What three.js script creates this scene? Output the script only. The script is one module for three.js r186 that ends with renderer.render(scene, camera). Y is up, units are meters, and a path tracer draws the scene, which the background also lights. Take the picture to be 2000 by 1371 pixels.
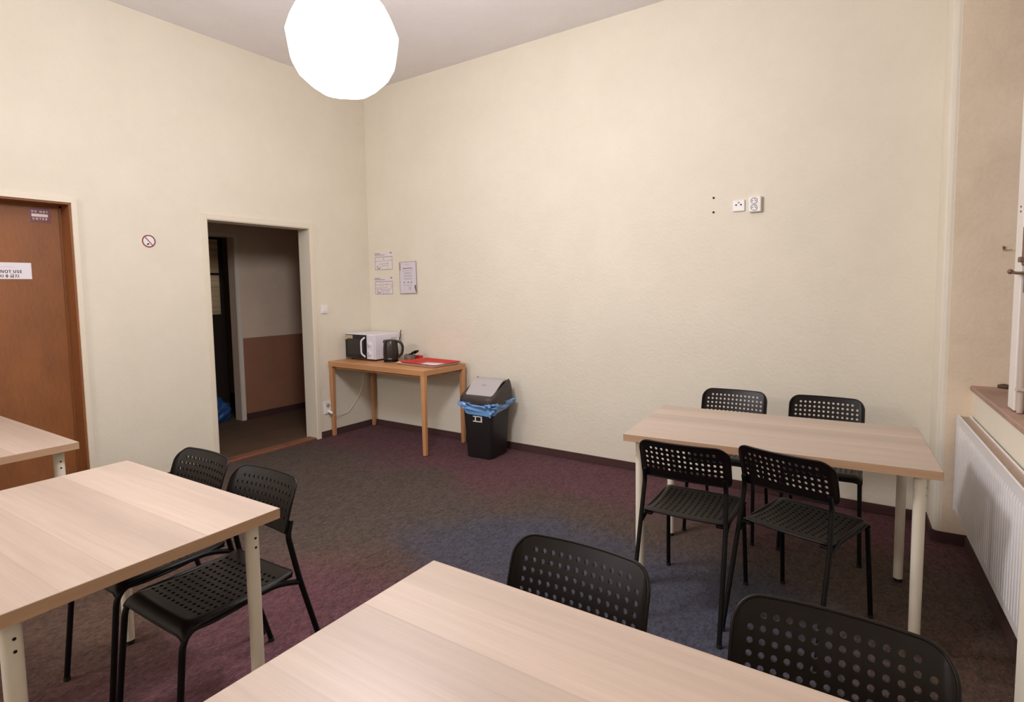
import * as THREE from 'three';
import { RoundedBoxGeometry } from 'three/addons/geometries/RoundedBoxGeometry.js';
import { mergeGeometries, mergeVertices, toCreasedNormals } from 'three/addons/utils/BufferGeometryUtils.js';

// ---------------------------------------------------------------- camera, sky, lamps, exposure
// World: the corner of left and back wall on the floor is the origin, x runs along the back wall, z towards the camera.
const scene = new THREE.Scene();
scene.background = new THREE.Color(0.004, 0.005, 0.009);            // night outside the window
const camera = new THREE.PerspectiveCamera(64.298, 2000 / 1371, 0.05, 60);
camera.position.set(4.5574, 1.4266, 4.0552);
camera.rotation.order = 'YXZ';
camera.rotation.set(-0.0742, 0.5937, -0.0146);
camera.setViewOffset(2000, 1371, -3.1, 40.6, 2000, 1371);           // the photograph is cropped a little below its optical centre
const renderer = new THREE.WebGLRenderer({ antialias: true });
renderer.toneMapping = THREE.LinearToneMapping;
renderer.toneMappingExposure = 1.0;
renderer.shadowMap.enabled = true;
renderer.shadowMap.type = THREE.PCFSoftShadowMap;
const LAMP_COLOR = new THREE.Color(1.0, 0.98, 1.06), LAMP_CD = 8.6, LAMP_R = 0.225;
const LAMPS = [[2.64, 2.46, 2.446], [1.1, 2.46, 6.1]];

// ---------------------------------------------------------------- helpers
const ROOM_H = 3.46, ROOM_Z = 7.8, WALL_T = 0.155;
let seed = 7;
const rnd = () => { seed = (seed * 1664525 + 1013904223) >>> 0; return seed / 4294967296; };
const taken = new Map();
function numbered(name) {
  const n = taken.get(name) ?? 0; taken.set(name, n + 1);
  return n ? name + '_' + String(n).padStart(3, '0') : name;
}
function part(name, geo, mat, parent) {
  const m = new THREE.Mesh(geo, mat); m.name = name; m.castShadow = m.receiveShadow = true; parent.add(m); return m;
}
function thing(name, label, category, pos = [0, 0, 0], turn = 0, group) {
  const g = new THREE.Group(); g.name = numbered(name); g.position.set(...pos); g.rotation.y = turn;
  g.userData = { label, category }; if (group) g.userData.group = group; scene.add(g); return g;
}
function single(name, geo, mat, label, category, pos = [0, 0, 0], group) {
  const m = part(numbered(name), geo, mat, scene); m.position.set(...pos); m.userData = { label, category }; if (group) m.userData.group = group; return m;
}
function struct(name, geo, mat, label, category) {
  const m = geo ? part(numbered(name), geo, mat, scene) : new THREE.Group();
  if (!geo) { m.name = numbered(name); scene.add(m); }
  m.userData = { kind: 'structure', label, category }; return m;
}
function cloneThing(src, label, pos, turn, group) {
  const c = src.clone(); c.name = numbered(src.name.replace(/_\d{3}$/, '')); c.userData = { ...src.userData, label }; if (group) c.userData.group = group;
  c.position.set(...pos); c.rotation.y = turn; scene.add(c); return c;
}
// box from corner to corner with uv in metres
function box(x0, x1, y0, y1, z0, z1) {
  const g = new THREE.BoxGeometry(x1 - x0, y1 - y0, z1 - z0); g.translate((x0 + x1) / 2, (y0 + y1) / 2, (z0 + z1) / 2); return uvMetres(g);
}
function uvMetres(g) {
  const p = g.attributes.position, n = g.attributes.normal, uv = new Float32Array(p.count * 2);
  for (let i = 0; i < p.count; i++) {
    const ax = Math.abs(n.getX(i)), ay = Math.abs(n.getY(i)), az = Math.abs(n.getZ(i));
    if (ay >= ax && ay >= az) { uv[2 * i] = p.getX(i); uv[2 * i + 1] = p.getZ(i); }
    else if (ax >= az) { uv[2 * i] = p.getZ(i); uv[2 * i + 1] = p.getY(i); }
    else { uv[2 * i] = p.getX(i); uv[2 * i + 1] = p.getY(i); }
  }
  g.setAttribute('uv', new THREE.BufferAttribute(uv, 2)); return g;
}
function rbox(w, h, d, r, x = 0, y = 0, z = 0, seg = 2) {
  const g = new RoundedBoxGeometry(w, h, d, seg, Math.min(r, w / 2.01, h / 2.01, d / 2.01)); g.translate(x, y, z); return uvMetres(g);
}
const merge = (list) => mergeGeometries(list.map((g) => { const k = g.index ? g.toNonIndexed() : g.clone(); for (const a of Object.keys(k.attributes)) if (!['position', 'normal', 'uv'].includes(a)) k.deleteAttribute(a); return k; }));
const V = (x, y, z) => new THREE.Vector3(x, y, z);
// a polyline with its corners rounded, as a tube
function roundedPath(pts, r) {
  const out = [pts[0].clone()];
  for (let i = 1; i < pts.length - 1; i++) {
    const a = pts[i - 1], b = pts[i], c = pts[i + 1];
    const d1 = a.clone().sub(b), d2 = c.clone().sub(b), k = Math.min(r, d1.length() * 0.45, d2.length() * 0.45);
    const p = b.clone().add(d1.setLength(k)), q = b.clone().add(d2.setLength(k));
    for (let s = 0; s <= 6; s++) { const t = s / 6; out.push(V(0, 0, 0).addScaledVector(p, (1 - t) ** 2).addScaledVector(b, 2 * t * (1 - t)).addScaledVector(q, t * t)); }
  }
  out.push(pts[pts.length - 1].clone()); return out;
}
function tube(pts, radius, { bend = 0.03, sides = 10, cap = true } = {}) {
  const path = bend ? roundedPath(pts, bend) : pts;
  const pos = [], nor = [], uv = [], idx = [];
  let prevN = null, len = 0;
  for (let i = 0; i < path.length; i++) {
    const t = path[Math.min(i + 1, path.length - 1)].clone().sub(path[Math.max(i - 1, 0)]).normalize();
    let n = prevN ? prevN.clone().addScaledVector(t, -prevN.dot(t)) : (Math.abs(t.y) < 0.9 ? V(0, 1, 0) : V(1, 0, 0)).addScaledVector(t, -(Math.abs(t.y) < 0.9 ? t.y : t.x));
    n.normalize(); prevN = n; const b = t.clone().cross(n);
    if (i) len += path[i].distanceTo(path[i - 1]);
    const rr = typeof radius === 'function' ? radius(i / (path.length - 1)) : radius;
    for (let k = 0; k <= sides; k++) {
      const a = (k / sides) * Math.PI * 2, d = n.clone().multiplyScalar(Math.cos(a)).addScaledVector(b, Math.sin(a));
      pos.push(path[i].x + d.x * rr, path[i].y + d.y * rr, path[i].z + d.z * rr); nor.push(d.x, d.y, d.z); uv.push(len, (k / sides) * rr * 6.28);
    }
  }
  const w = sides + 1;
  for (let i = 0; i < path.length - 1; i++) for (let k = 0; k < sides; k++) { const a = i * w + k, b = a + 1, c = a + w, d = c + 1; idx.push(a, b, c, b, d, c); }
  if (cap) for (const [i, s] of [[0, -1], [path.length - 1, 1]]) {
    const t = path[Math.min(i + 1, path.length - 1)].clone().sub(path[Math.max(i - 1, 0)]).normalize().multiplyScalar(s), o = pos.length / 3;
    for (let k = 0; k < sides; k++) { pos.push(pos[(i * w + k) * 3], pos[(i * w + k) * 3 + 1], pos[(i * w + k) * 3 + 2]); nor.push(t.x, t.y, t.z); uv.push(0, 0); }
    for (let k = 1; k < sides - 1; k++) s < 0 ? idx.push(o, o + k + 1, o + k) : idx.push(o, o + k, o + k + 1);
  }
  const g = new THREE.BufferGeometry();
  g.setAttribute('position', new THREE.Float32BufferAttribute(pos, 3)); g.setAttribute('normal', new THREE.Float32BufferAttribute(nor, 3)); g.setAttribute('uv', new THREE.Float32BufferAttribute(uv, 2));
  g.setIndex(idx); return g;
}
const cyl = (r0, r1, h, x = 0, y = 0, z = 0, seg = 20) => { const g = new THREE.CylinderGeometry(r1, r0, h, seg); g.translate(x, y + h / 2, z); return g; };
const disc = (r, t, x, y, z, axis = 'z', seg = 20) => { const g = new THREE.CylinderGeometry(r, r, t, seg); if (axis === 'z') g.rotateX(Math.PI / 2); if (axis === 'x') g.rotateZ(Math.PI / 2); g.translate(x, y, z); return g; };

// ---------------------------------------------------------------- noise and textures
function hash(x, y, s) { let h = (x * 374761393 + y * 668265263 + s * 1274126177) | 0; h = Math.imul(h ^ (h >>> 13), 1274126177); return ((h ^ (h >>> 16)) >>> 0) / 4294967296; }
function vnoise(x, y, s, px = 0, py = 0) {
  const xi = Math.floor(x), yi = Math.floor(y), fx = x - xi, fy = y - yi, u = fx * fx * (3 - 2 * fx), v = fy * fy * (3 - 2 * fy);
  const w = (i, p) => p ? ((i % p) + p) % p : i;
  const a = hash(w(xi, px), w(yi, py), s), b = hash(w(xi + 1, px), w(yi, py), s), c = hash(w(xi, px), w(yi + 1, py), s), d = hash(w(xi + 1, px), w(yi + 1, py), s);
  return a + (b - a) * u + (c - a) * v + (a - b - c + d) * u * v;
}
const fbm = (x, y, s, o = 4) => { let t = 0, a = 0.5, n = 0; for (let i = 0; i < o; i++) { t += a * vnoise(x, y, s + i); n += a; a *= 0.5; x *= 2.03; y *= 2.03; } return t / n; };
function tex(w, h, fn, { srgb = true, repeat = null, clamp = false } = {}) {
  const data = new Uint8Array(w * h * 4);
  for (let j = 0; j < h; j++) for (let i = 0; i < w; i++) { const c = fn(i, j), k = (j * w + i) * 4; data[k] = c[0]; data[k + 1] = c[1]; data[k + 2] = c[2]; data[k + 3] = 255; }
  const t = new THREE.DataTexture(data, w, h, THREE.RGBAFormat); t.magFilter = THREE.LinearFilter; t.minFilter = THREE.LinearMipmapLinearFilter; t.generateMipmaps = true;
  t.wrapS = t.wrapT = clamp ? THREE.ClampToEdgeWrapping : THREE.RepeatWrapping; if (srgb) t.colorSpace = THREE.SRGBColorSpace;
  if (repeat) t.repeat.set(...repeat); t.needsUpdate = true; return t;
}
const g8 = (v) => Math.max(0, Math.min(255, Math.round(v)));
const grey = (v) => { const k = g8(v * 255); return [k, k, k]; };
function canvasTex(w, h, draw) {
  const c = document.createElement('canvas'); c.width = w; c.height = h; draw(c.getContext('2d'), w, h);
  const t = new THREE.CanvasTexture(c); t.colorSpace = THREE.SRGBColorSpace; return t;
}
// plaster relief, 1 m tile
const plasterBump = tex(512, 512, (i, j) => grey(0.5 * vnoise(i / 8, j / 8, 3, 64, 64) + 0.3 * vnoise(i / 32, j / 32, 5, 16, 16) + 0.2 * vnoise(i / 3.2, j / 3.2, 9, 160, 160)), { srgb: false });
const paintMap = (r, g, b, amp) => tex(512, 512, (i, j) => { const k = (vnoise(i / 64, j / 64, 21, 8, 8) - 0.5) * amp + (vnoise(i / 16, j / 16, 22, 32, 32) - 0.5) * amp * 0.5 + (vnoise(i / 3, j / 3, 23, 0, 0) - 0.5) * amp * 0.3; return [g8(r * (1 + k)), g8(g * (1 + k)), g8(b * (1 + k * 1.2))]; }, { repeat: [0.5, 0.5] });
const M = {};
M.wall = new THREE.MeshStandardMaterial({ map: paintMap(230, 222, 203, 0.02), roughness: 0.92, bumpMap: plasterBump, bumpScale: 0.0012 });
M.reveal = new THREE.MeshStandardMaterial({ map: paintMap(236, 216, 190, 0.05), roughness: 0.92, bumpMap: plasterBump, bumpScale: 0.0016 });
M.ceiling = new THREE.MeshStandardMaterial({ map: paintMap(236, 230, 227, 0.02), roughness: 0.95, bumpMap: plasterBump, bumpScale: 0.001 });
M.hallWall = new THREE.MeshStandardMaterial({ map: paintMap(236, 212, 188, 0.04), roughness: 0.9 });
M.dado = new THREE.MeshStandardMaterial({ map: paintMap(168, 118, 92, 0.05), roughness: 0.6 });
M.hallFloor = new THREE.MeshStandardMaterial({ map: paintMap(98, 76, 58, 0.12), roughness: 0.8 });
M.whitePaint = new THREE.MeshStandardMaterial({ color: '#e9e2d6', roughness: 0.5 });
M.frameCream = new THREE.MeshStandardMaterial({ color: '#e5dbc6', roughness: 0.5 });
M.whiteGloss = new THREE.MeshStandardMaterial({ color: '#e6dfd8', roughness: 0.35 });
M.radiator = new THREE.MeshStandardMaterial({ color: '#e4e0dd', roughness: 0.4 });
M.radiatorTop = new THREE.MeshStandardMaterial({ color: '#b39c8a', roughness: 0.6 });
M.sill = new THREE.MeshStandardMaterial({ map: paintMap(170, 138, 120, 0.18), roughness: 0.6 });
M.baseboard = new THREE.MeshStandardMaterial({ color: '#4a302e', roughness: 0.95, bumpMap: plasterBump, bumpScale: 0.002 });
M.plastic = new THREE.MeshPhysicalMaterial({ color: '#150e0b', roughness: 0.38, specularIntensity: 0.45 });
M.blackSteel = new THREE.MeshPhysicalMaterial({ color: '#0a0807', roughness: 0.42, specularIntensity: 0.5 });
M.rubber = new THREE.MeshStandardMaterial({ color: '#161412', roughness: 0.8 });
M.steel = new THREE.MeshStandardMaterial({ color: '#b9b4ae', roughness: 0.3, metalness: 1 });
M.legWhite = new THREE.MeshStandardMaterial({ color: '#e4dac6', roughness: 0.4 });
M.socket = new THREE.MeshStandardMaterial({ color: '#ece8e4', roughness: 0.35 });
M.socketGrey = new THREE.MeshStandardMaterial({ color: '#aaa49f', roughness: 0.5 });
M.hole = new THREE.MeshStandardMaterial({ color: '#17120f', roughness: 0.9 });
M.brownIron = new THREE.MeshStandardMaterial({ color: '#7d6350', roughness: 0.5, metalness: 0.4 });
M.glass = new THREE.MeshPhysicalMaterial({ color: '#ffffff', transmission: 1, roughness: 0.02, thickness: 0, ior: 1.5 });
// carpet: large soft patches of dye with a speckled short pile
// five dyes of one depth of tone: plum, olive grey, taupe, navy, brown
const PLUM = '#5a373d', OLIVE = '#493e35', TAUPE = '#4d3e32', NAVY = '#3e3f4c', BROWN = '#513c2e';
const DYE = [ // floor x, z, dye
  [0.35, 0.45, PLUM], [1.0, 0.35, PLUM], [1.45, 0.5, PLUM], [2.3, 0.45, PLUM], [2.9, 0.45, PLUM], [3.4, 0.4, PLUM], [4.0, 0.45, PLUM], [4.5, 0.3, PLUM], [2.0, 0.72, PLUM],
  [0.5, 1.2, OLIVE], [0.9, 1.7, OLIVE], [0.8, 2.4, OLIVE], [1.7, 1.05, OLIVE], [2.55, 0.98, TAUPE], [3.1, 0.95, TAUPE], [3.55, 0.85, TAUPE], [1.5, 1.6, OLIVE], [2.05, 1.5, OLIVE],
  [2.7, 1.35, NAVY], [3.1, 1.3, NAVY], [2.6, 1.75, NAVY], [3.3, 1.75, NAVY], [3.8, 1.6, NAVY], [4.2, 1.4, NAVY], [4.3, 2.2, NAVY], [3.8, 2.3, NAVY], [4.4, 1.0, TAUPE], [4.7, 1.4, BROWN], [4.7, 2.2, OLIVE],
  [1.9, 2.05, OLIVE], [2.3, 2.15, BROWN], [2.5, 2.45, PLUM], [2.4, 2.75, PLUM], [2.5, 3.0, PLUM], [1.9, 3.1, BROWN], [1.2, 3.0, BROWN], [0.6, 3.6, BROWN], [3.2, 2.4, NAVY], [3.0, 3.4, PLUM], [4.2, 3.4, NAVY],
  [1.0, 4.5, OLIVE], [3.0, 4.8, NAVY], [4.6, 5.2, PLUM], [2.2, 5.8, PLUM], [4.2, 6.8, OLIVE], [1.2, 7.2, NAVY],
].map(([x, z, c]) => { const k = new THREE.Color(c); return [x, z, k.r, k.g, k.b]; });
const FX = 5.4, FZ = 8.0;
const dyeGrid = []; const DG = 136, DH = 170;                         // soft blend evaluated on a coarse grid, speckle added per texel
for (let j = 0; j <= DH; j++) for (let i = 0; i <= DG; i++) {
  let x = (i / DG) * FX, z = (j / DH) * FZ; x += (fbm(x * 1.7, z * 1.7, 41) - 0.5) * 0.5; z += (fbm(x * 1.7 + 9, z * 1.7, 47) - 0.5) * 0.5;
  let r = 0, g = 0, b = 0, s = 0;
  for (const d of DYE) { const q = ((x - d[0]) ** 2) * 0.55 + (z - d[1]) ** 2, w = 1 / (q * q + 0.0025); r += w * d[2]; g += w * d[3]; b += w * d[4]; s += w; }
  dyeGrid.push([r / s, g / s, b / s]);
}
const toS = (c) => 255 * (c <= 0.0031308 ? c * 12.92 : 1.055 * Math.pow(c, 1 / 2.4) - 0.055);
const carpetMap = tex(2048, 2048, (i, j) => {
  const u = (i / 2048) * DG, v = (j / 2048) * DH, a = Math.floor(u), b = Math.floor(v), fu = u - a, fv = v - b, w = DG + 1;
  const p = dyeGrid[b * w + a], q = dyeGrid[b * w + a + 1], r = dyeGrid[(b + 1) * w + a], s = dyeGrid[(b + 1) * w + a + 1];
  const n = (hash(i, j, 5) - 0.5) * 0.35 + (vnoise(i / 2.3, j / 2.8, 61) - 0.5) * 0.7 + (vnoise(i / 7, j / 8, 62) - 0.5) * 0.4;
  const sp = hash(i >> 1, j >> 1, 77), k = Math.max(0.25, 1 + n + (sp > 0.985 ? 0.9 : 0) - (sp < 0.02 ? 0.4 : 0)), t = (vnoise(i / 3, j / 3, 63) - 0.5) * 0.14;
  const o = []; for (let c = 0; c < 3; c++) { const m = (p[c] * (1 - fu) + q[c] * fu) * (1 - fv) + (r[c] * (1 - fu) + s[c] * fu) * fv; o.push(g8(toS(m * k * (1 + (c - 1) * t)))); }
  return o;
}, { clamp: true });
const pileBump = tex(512, 512, (i, j) => grey(0.6 * hash(i, j, 13) + 0.4 * vnoise(i / 3, j / 3, 14)), { srgb: false, repeat: [9, 11] });
M.carpet = new THREE.MeshStandardMaterial({ map: carpetMap, roughness: 1, bumpMap: pileBump, bumpScale: 0.003 });
// printed wood: pale oak staves along x, uv in metres
function woodTex(w, h, size, base, staves, contrast, s) {
  return tex(w, h, (i, j) => {
    const x = (i / w) * size[0], y = (j / h) * size[1], st = y / staves, k = Math.floor(st), f = st - k;
    const tone = (hash(k, 3, s) - 0.5) * contrast, wav = fbm(x * 1.1 + k * 7, y * 9 + k * 3, s + 5, 3);
    const grain = (vnoise(x * 9 + k * 31, y * 330, s + 2) - 0.5) * 0.07 * contrast * 5 + (vnoise(x * 3 + k * 13, y * 90 + wav * 6, s + 3) - 0.5) * 0.35 * contrast;
    const cath = Math.sin((y * 60 + wav * 9 + k) * 2) * 0.05 * contrast * 2, edge = f < 0.05 ? -0.25 * contrast : 0;
    const m = 1 + tone + grain + cath + edge + (wav - 0.5) * contrast * 0.9;
    return [g8(base[0] * m), g8(base[1] * (m * 1.02 - 0.02)), g8(base[2] * (m * 1.06 - 0.06))];
  });
}
const tableWood = woodTex(1024, 1024, [1.25, 0.84], [186, 167, 151], 0.115, 0.085, 11); tableWood.repeat.set(1 / 1.25, 1 / 0.84);
M.tableTop = new THREE.MeshStandardMaterial({ map: tableWood, roughness: 0.42 });
const edgeWood = woodTex(512, 256, [0.6, 0.3], [176, 142, 112], 0.3, 0.12, 19); edgeWood.repeat.set(1 / 0.6, 1 / 0.3);
M.tableEdge = new THREE.MeshStandardMaterial({ map: edgeWood, roughness: 0.55 });
const deskWood = woodTex(1024, 512, [1.4, 0.7], [196, 142, 96], 0.11, 0.13, 29); deskWood.repeat.set(1 / 1.4, 1 / 0.7);
M.desk = new THREE.MeshStandardMaterial({ map: deskWood, roughness: 0.5 });
const doorTex = tex(512, 1024, (i, j) => { const m = 1 + (vnoise(i / 4, j / 16, 71) - 0.5) * 0.07 + (vnoise(i / 40, j / 80, 72) - 0.5) * 0.1 + (hash(i, j, 73) - 0.5) * 0.06; return [g8(140 * m), g8(86 * m), g8(44 * m)]; }, { repeat: [1, 0.5] });
M.door = new THREE.MeshStandardMaterial({ map: doorTex, roughness: 0.6 });
M.threshold = new THREE.MeshStandardMaterial({ map: woodTex(256, 128, [0.6, 0.3], [118, 76, 56], 0.3, 0.3, 91), roughness: 0.6 });

// ---------------------------------------------------------------- the room
struct('floor', box(-0.02, FX, -0.1, 0, -0.02, FZ), M.carpet, 'speckled carpet in blurred patches of plum, olive grey, brown and navy', 'carpet');
{ // carpet map spans the whole floor once
  const f = scene.children[scene.children.length - 1].geometry, p = f.attributes.position, uv = f.attributes.uv;
  for (let i = 0; i < p.count; i++) uv.setXY(i, p.getX(i) / FX, p.getZ(i) / FZ);
}
struct('ceiling', box(-0.155, 5.9, ROOM_H, ROOM_H + 0.15, -0.15, ROOM_Z + 0.15), M.ceiling, 'plain off-white plaster ceiling', 'ceiling');
struct('wall_back', box(-0.155, 5.6, -0.1, ROOM_H, -0.15, 0), M.wall, 'cream painted wall carrying the wall sockets and the notices', 'wall');
struct('wall_rear', box(-0.155, 5.9, -0.1, ROOM_H, ROOM_Z, ROOM_Z + 0.15), M.wall, 'cream painted wall opposite the socket wall', 'wall');
// left wall with the openings of the brown door and of the doorway to the hall
const DOOR = { z0: 2.567, z1: 3.487, h: 2.04 }, WAY = { z0: 0.72, z1: 1.676, h: 2.02 };
{
  const s = new THREE.Shape([[0, -0.1], [ROOM_Z, -0.1], [ROOM_Z, ROOM_H], [0, ROOM_H]].map(([a, b]) => new THREE.Vector2(a, b)));
  for (const o of [DOOR, WAY]) s.holes.push(new THREE.Path([[o.z0, -0.02], [o.z1, -0.02], [o.z1, o.h], [o.z0, o.h]].map(([a, b]) => new THREE.Vector2(a, b))));
  const g = new THREE.ExtrudeGeometry(s, { depth: WALL_T, bevelEnabled: false }); g.rotateY(-Math.PI / 2); // z of shape -> world z, depth -> -x
  const w = struct('wall_left', uvMetres(g), M.wall, 'cream painted wall with the brown door and the open doorway', 'wall');
}
// right wall: turned 3.4 degrees, with a window niche that reaches the floor
const RW = new THREE.Group(); const RT = Math.atan(0.06);
const NICHE = { z0: 0.28, z1: 1.95, top: 3.02, x: 0.147 };
const rwMat = new THREE.Matrix4().makeRotationY(RT).setPosition(4.773, 0, 0);
const atRW = (g) => g.applyMatrix4(rwMat);
{
  // plan of the piers with softly rounded plaster corners, extruded upwards
  const plan = (pts, y0, y1) => { const s = new THREE.Shape(pts.map(([x, z]) => new THREE.Vector2(x, -z))); const g = new THREE.ExtrudeGeometry(s, { depth: y1 - y0, bevelEnabled: false }); g.rotateX(-Math.PI / 2); g.translate(0, y0, 0); return uvMetres(toCreasedNormals(g, 0.6)); };
  const arc = (cx, cz, r, a0, a1, n = 6) => Array.from({ length: n + 1 }, (_, i) => { const a = a0 + (a1 - a0) * i / n; return [cx + r * Math.cos(a), cz + r * Math.sin(a)]; });
  const r = 0.025, H2 = Math.PI / 2;
  const pierA = plan([[0.62, -0.1], [0.62, NICHE.z0], ...arc(r, NICHE.z0 - r, r, H2, Math.PI), [0, -0.1]].reverse(), -0.1, ROOM_H);
  const pierB = plan([[0.62, NICHE.z1], [0.62, ROOM_Z + 0.1], [0, ROOM_Z + 0.1], ...arc(r, NICHE.z1 + r, r, Math.PI, 3 * H2)].reverse(), -0.1, ROOM_H);
  const head = box(0.004, 0.62, NICHE.top, ROOM_H, NICHE.z0 - 0.01, NICHE.z1 + 0.01);
  const w = struct('wall_right', null, null, 'cream plastered wall corner beside the window niche', 'wall');
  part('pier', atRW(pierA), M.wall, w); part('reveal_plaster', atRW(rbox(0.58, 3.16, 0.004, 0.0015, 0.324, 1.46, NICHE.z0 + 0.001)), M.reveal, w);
  struct('wall_right_near', atRW(pierB), M.wall, 'cream plastered wall beyond the radiator, away from the room corner', 'wall');
  struct('wall_lintel', atRW(head), M.wall, 'cream plastered lintel above the window', 'wall');
  struct('wall_parapet', atRW(box(NICHE.x, 0.62, -0.1, 0.855, NICHE.z0 - 0.01, NICHE.z1 + 0.01)), M.wall, 'cream parapet wall behind the radiator', 'wall');
}
// baseboards of carpet strip
{
  const t = 0.011, h = 0.062, top = 0.004;
  const strip = (x0, x1, z0, z1) => rbox(x1 - x0, h, z1 - z0, top, (x0 + x1) / 2, h / 2, (z0 + z1) / 2, 2);
  struct('baseboard_back', strip(0, 4.78, 0, t), M.baseboard, 'dark carpet strip along the foot of the socket wall', 'baseboard');
  const l = struct('baseboard_left', null, null, 'dark carpet strips along the foot of the door wall', 'baseboard');
  part('strip', strip(0, t, t, WAY.z0 - 0.045), M.baseboard, l); part('strip', strip(0, t, WAY.z1 + 0.045, DOOR.z0 - 0.05), M.baseboard, l); part('strip', strip(0, t, DOOR.z1 + 0.05, ROOM_Z), M.baseboard, l);
  // round the corner of the pier and into the niche
  const cr = 0.025, bend = (q) => Array.from({ length: 7 }, (_, i) => { const a = Math.PI - (Math.PI / 2) * i / 6; return [cr + q * Math.cos(a), NICHE.z0 - cr + q * Math.sin(a)]; });
  const line = [[0.002, 0], ...bend(cr - 0.002), [NICHE.x, NICHE.z0 - 0.002]], out = [[-t, 0], ...bend(cr + t), [NICHE.x, NICHE.z0 + t]];
  const s = new THREE.Shape([...out, ...line.slice().reverse()].map(([x, z]) => new THREE.Vector2(x, -z))); const g = new THREE.ExtrudeGeometry(s, { depth: h, bevelEnabled: false }); g.rotateX(-Math.PI / 2);
  const rr = struct('baseboard_right', null, null, 'dark carpet strip bending round the wall corner into the window niche', 'baseboard');
  part('strip', atRW(uvMetres(g)), M.baseboard, rr); part('strip', atRW(rbox(t, h, 1.64, top, NICHE.x - t / 2, h / 2, 1.12)), M.baseboard, rr); part('strip', atRW(rbox(t, h, 5.8, top, -t / 2, h / 2, 1.98 + 2.9)), M.baseboard, rr);
}

// ---------------------------------------------------------------- brown door with its two signs
{
  const d = struct('door_1', null, null, 'closed brown wooden door set back in a brown frame', 'door');
  const { z0, z1, h } = DOOR, e = 0.03;
  const lin = 0.012;
  part('jamb', box(-0.2, 0.002, 0, h, z0, z0 + lin), M.door, d); part('jamb', box(-0.2, 0.002, 0, h, z1 - lin, z1), M.door, d);
  part('head_jamb', box(-0.2, 0.002, h - lin, h, z0 + lin, z1 - lin), M.door, d);
  const trims = [box(0, 0.012, 0, h + e, z0 - e, z0), box(0, 0.012, 0, h + e, z1, z1 + e), box(0, 0.012, h, h + e, z0, z1)];
  for (const g of trims) part('cream_trim', g, M.frameCream, d);
  part('stop', box(-0.145, -0.133, 0, h - lin, z0 + lin, z0 + lin + 0.012), M.door, d); part('stop', box(-0.145, -0.133, 0, h - lin, z1 - lin - 0.012, z1 - lin), M.door, d); part('stop', box(-0.145, -0.133, h - lin - 0.012, h - lin, z0 + lin, z1 - lin), M.door, d);
  part('door_leaf', box(-0.187, -0.147, 0.004, h - lin - 0.004, z0 + lin + 0.004, z1 - lin - 0.004), M.door, d);
  const hdl = part('handle', tube([V(-0.147, 1.02, z1 - 0.09), V(-0.1, 1.02, z1 - 0.09), V(-0.1, 1.02, z1 - 0.21)], 0.009, { bend: 0.015 }), M.steel, d);
  part('escutcheon', rbox(0.006, 0.22, 0.042, 0.002, -0.144, 0.98, z1 - 0.09), M.steel, hdl);
}
// flat printed sheets: a thin slab with the print on its face
function sheet(name, label, category, w, h, t, draw, cw, place, rough = 0.6, group) {
  const map = canvasTex(cw, Math.round(cw * h / w), draw), print = new THREE.MeshStandardMaterial({ map, roughness: rough });
  const g = new THREE.BoxGeometry(w, h, t); const m = single(name, g, print, label, category, [0, 0, 0], group);
  m.material = [M.whitePaint, M.whitePaint, M.whitePaint, M.whitePaint, print, M.whitePaint]; place(m); return m;
}
sheet('door_sign', 'dark red sign reading DO NOT ENTER in the top corner of the brown door', 'sign', 0.112, 0.095, 0.003, (c, w, h) => {
  c.fillStyle = '#6d2222'; c.fillRect(0, 0, w, h); c.fillStyle = '#e8d6cd'; c.fillRect(w * 0.11, h * 0.42, w * 0.78, h * 0.2);
  c.font = 'bold ' + Math.round(h * 0.2) + 'px sans-serif'; c.textAlign = 'center'; c.textBaseline = 'middle';
  c.fillText('D O   N O T', w / 2, h * 0.27, w * 0.78); c.fillText('E N T E R', w / 2, h * 0.76, w * 0.78);
}, 384, (m) => { m.position.set(-0.1455, 1.9595, 2.694); m.rotation.y = Math.PI / 2; }, 0.45);
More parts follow.
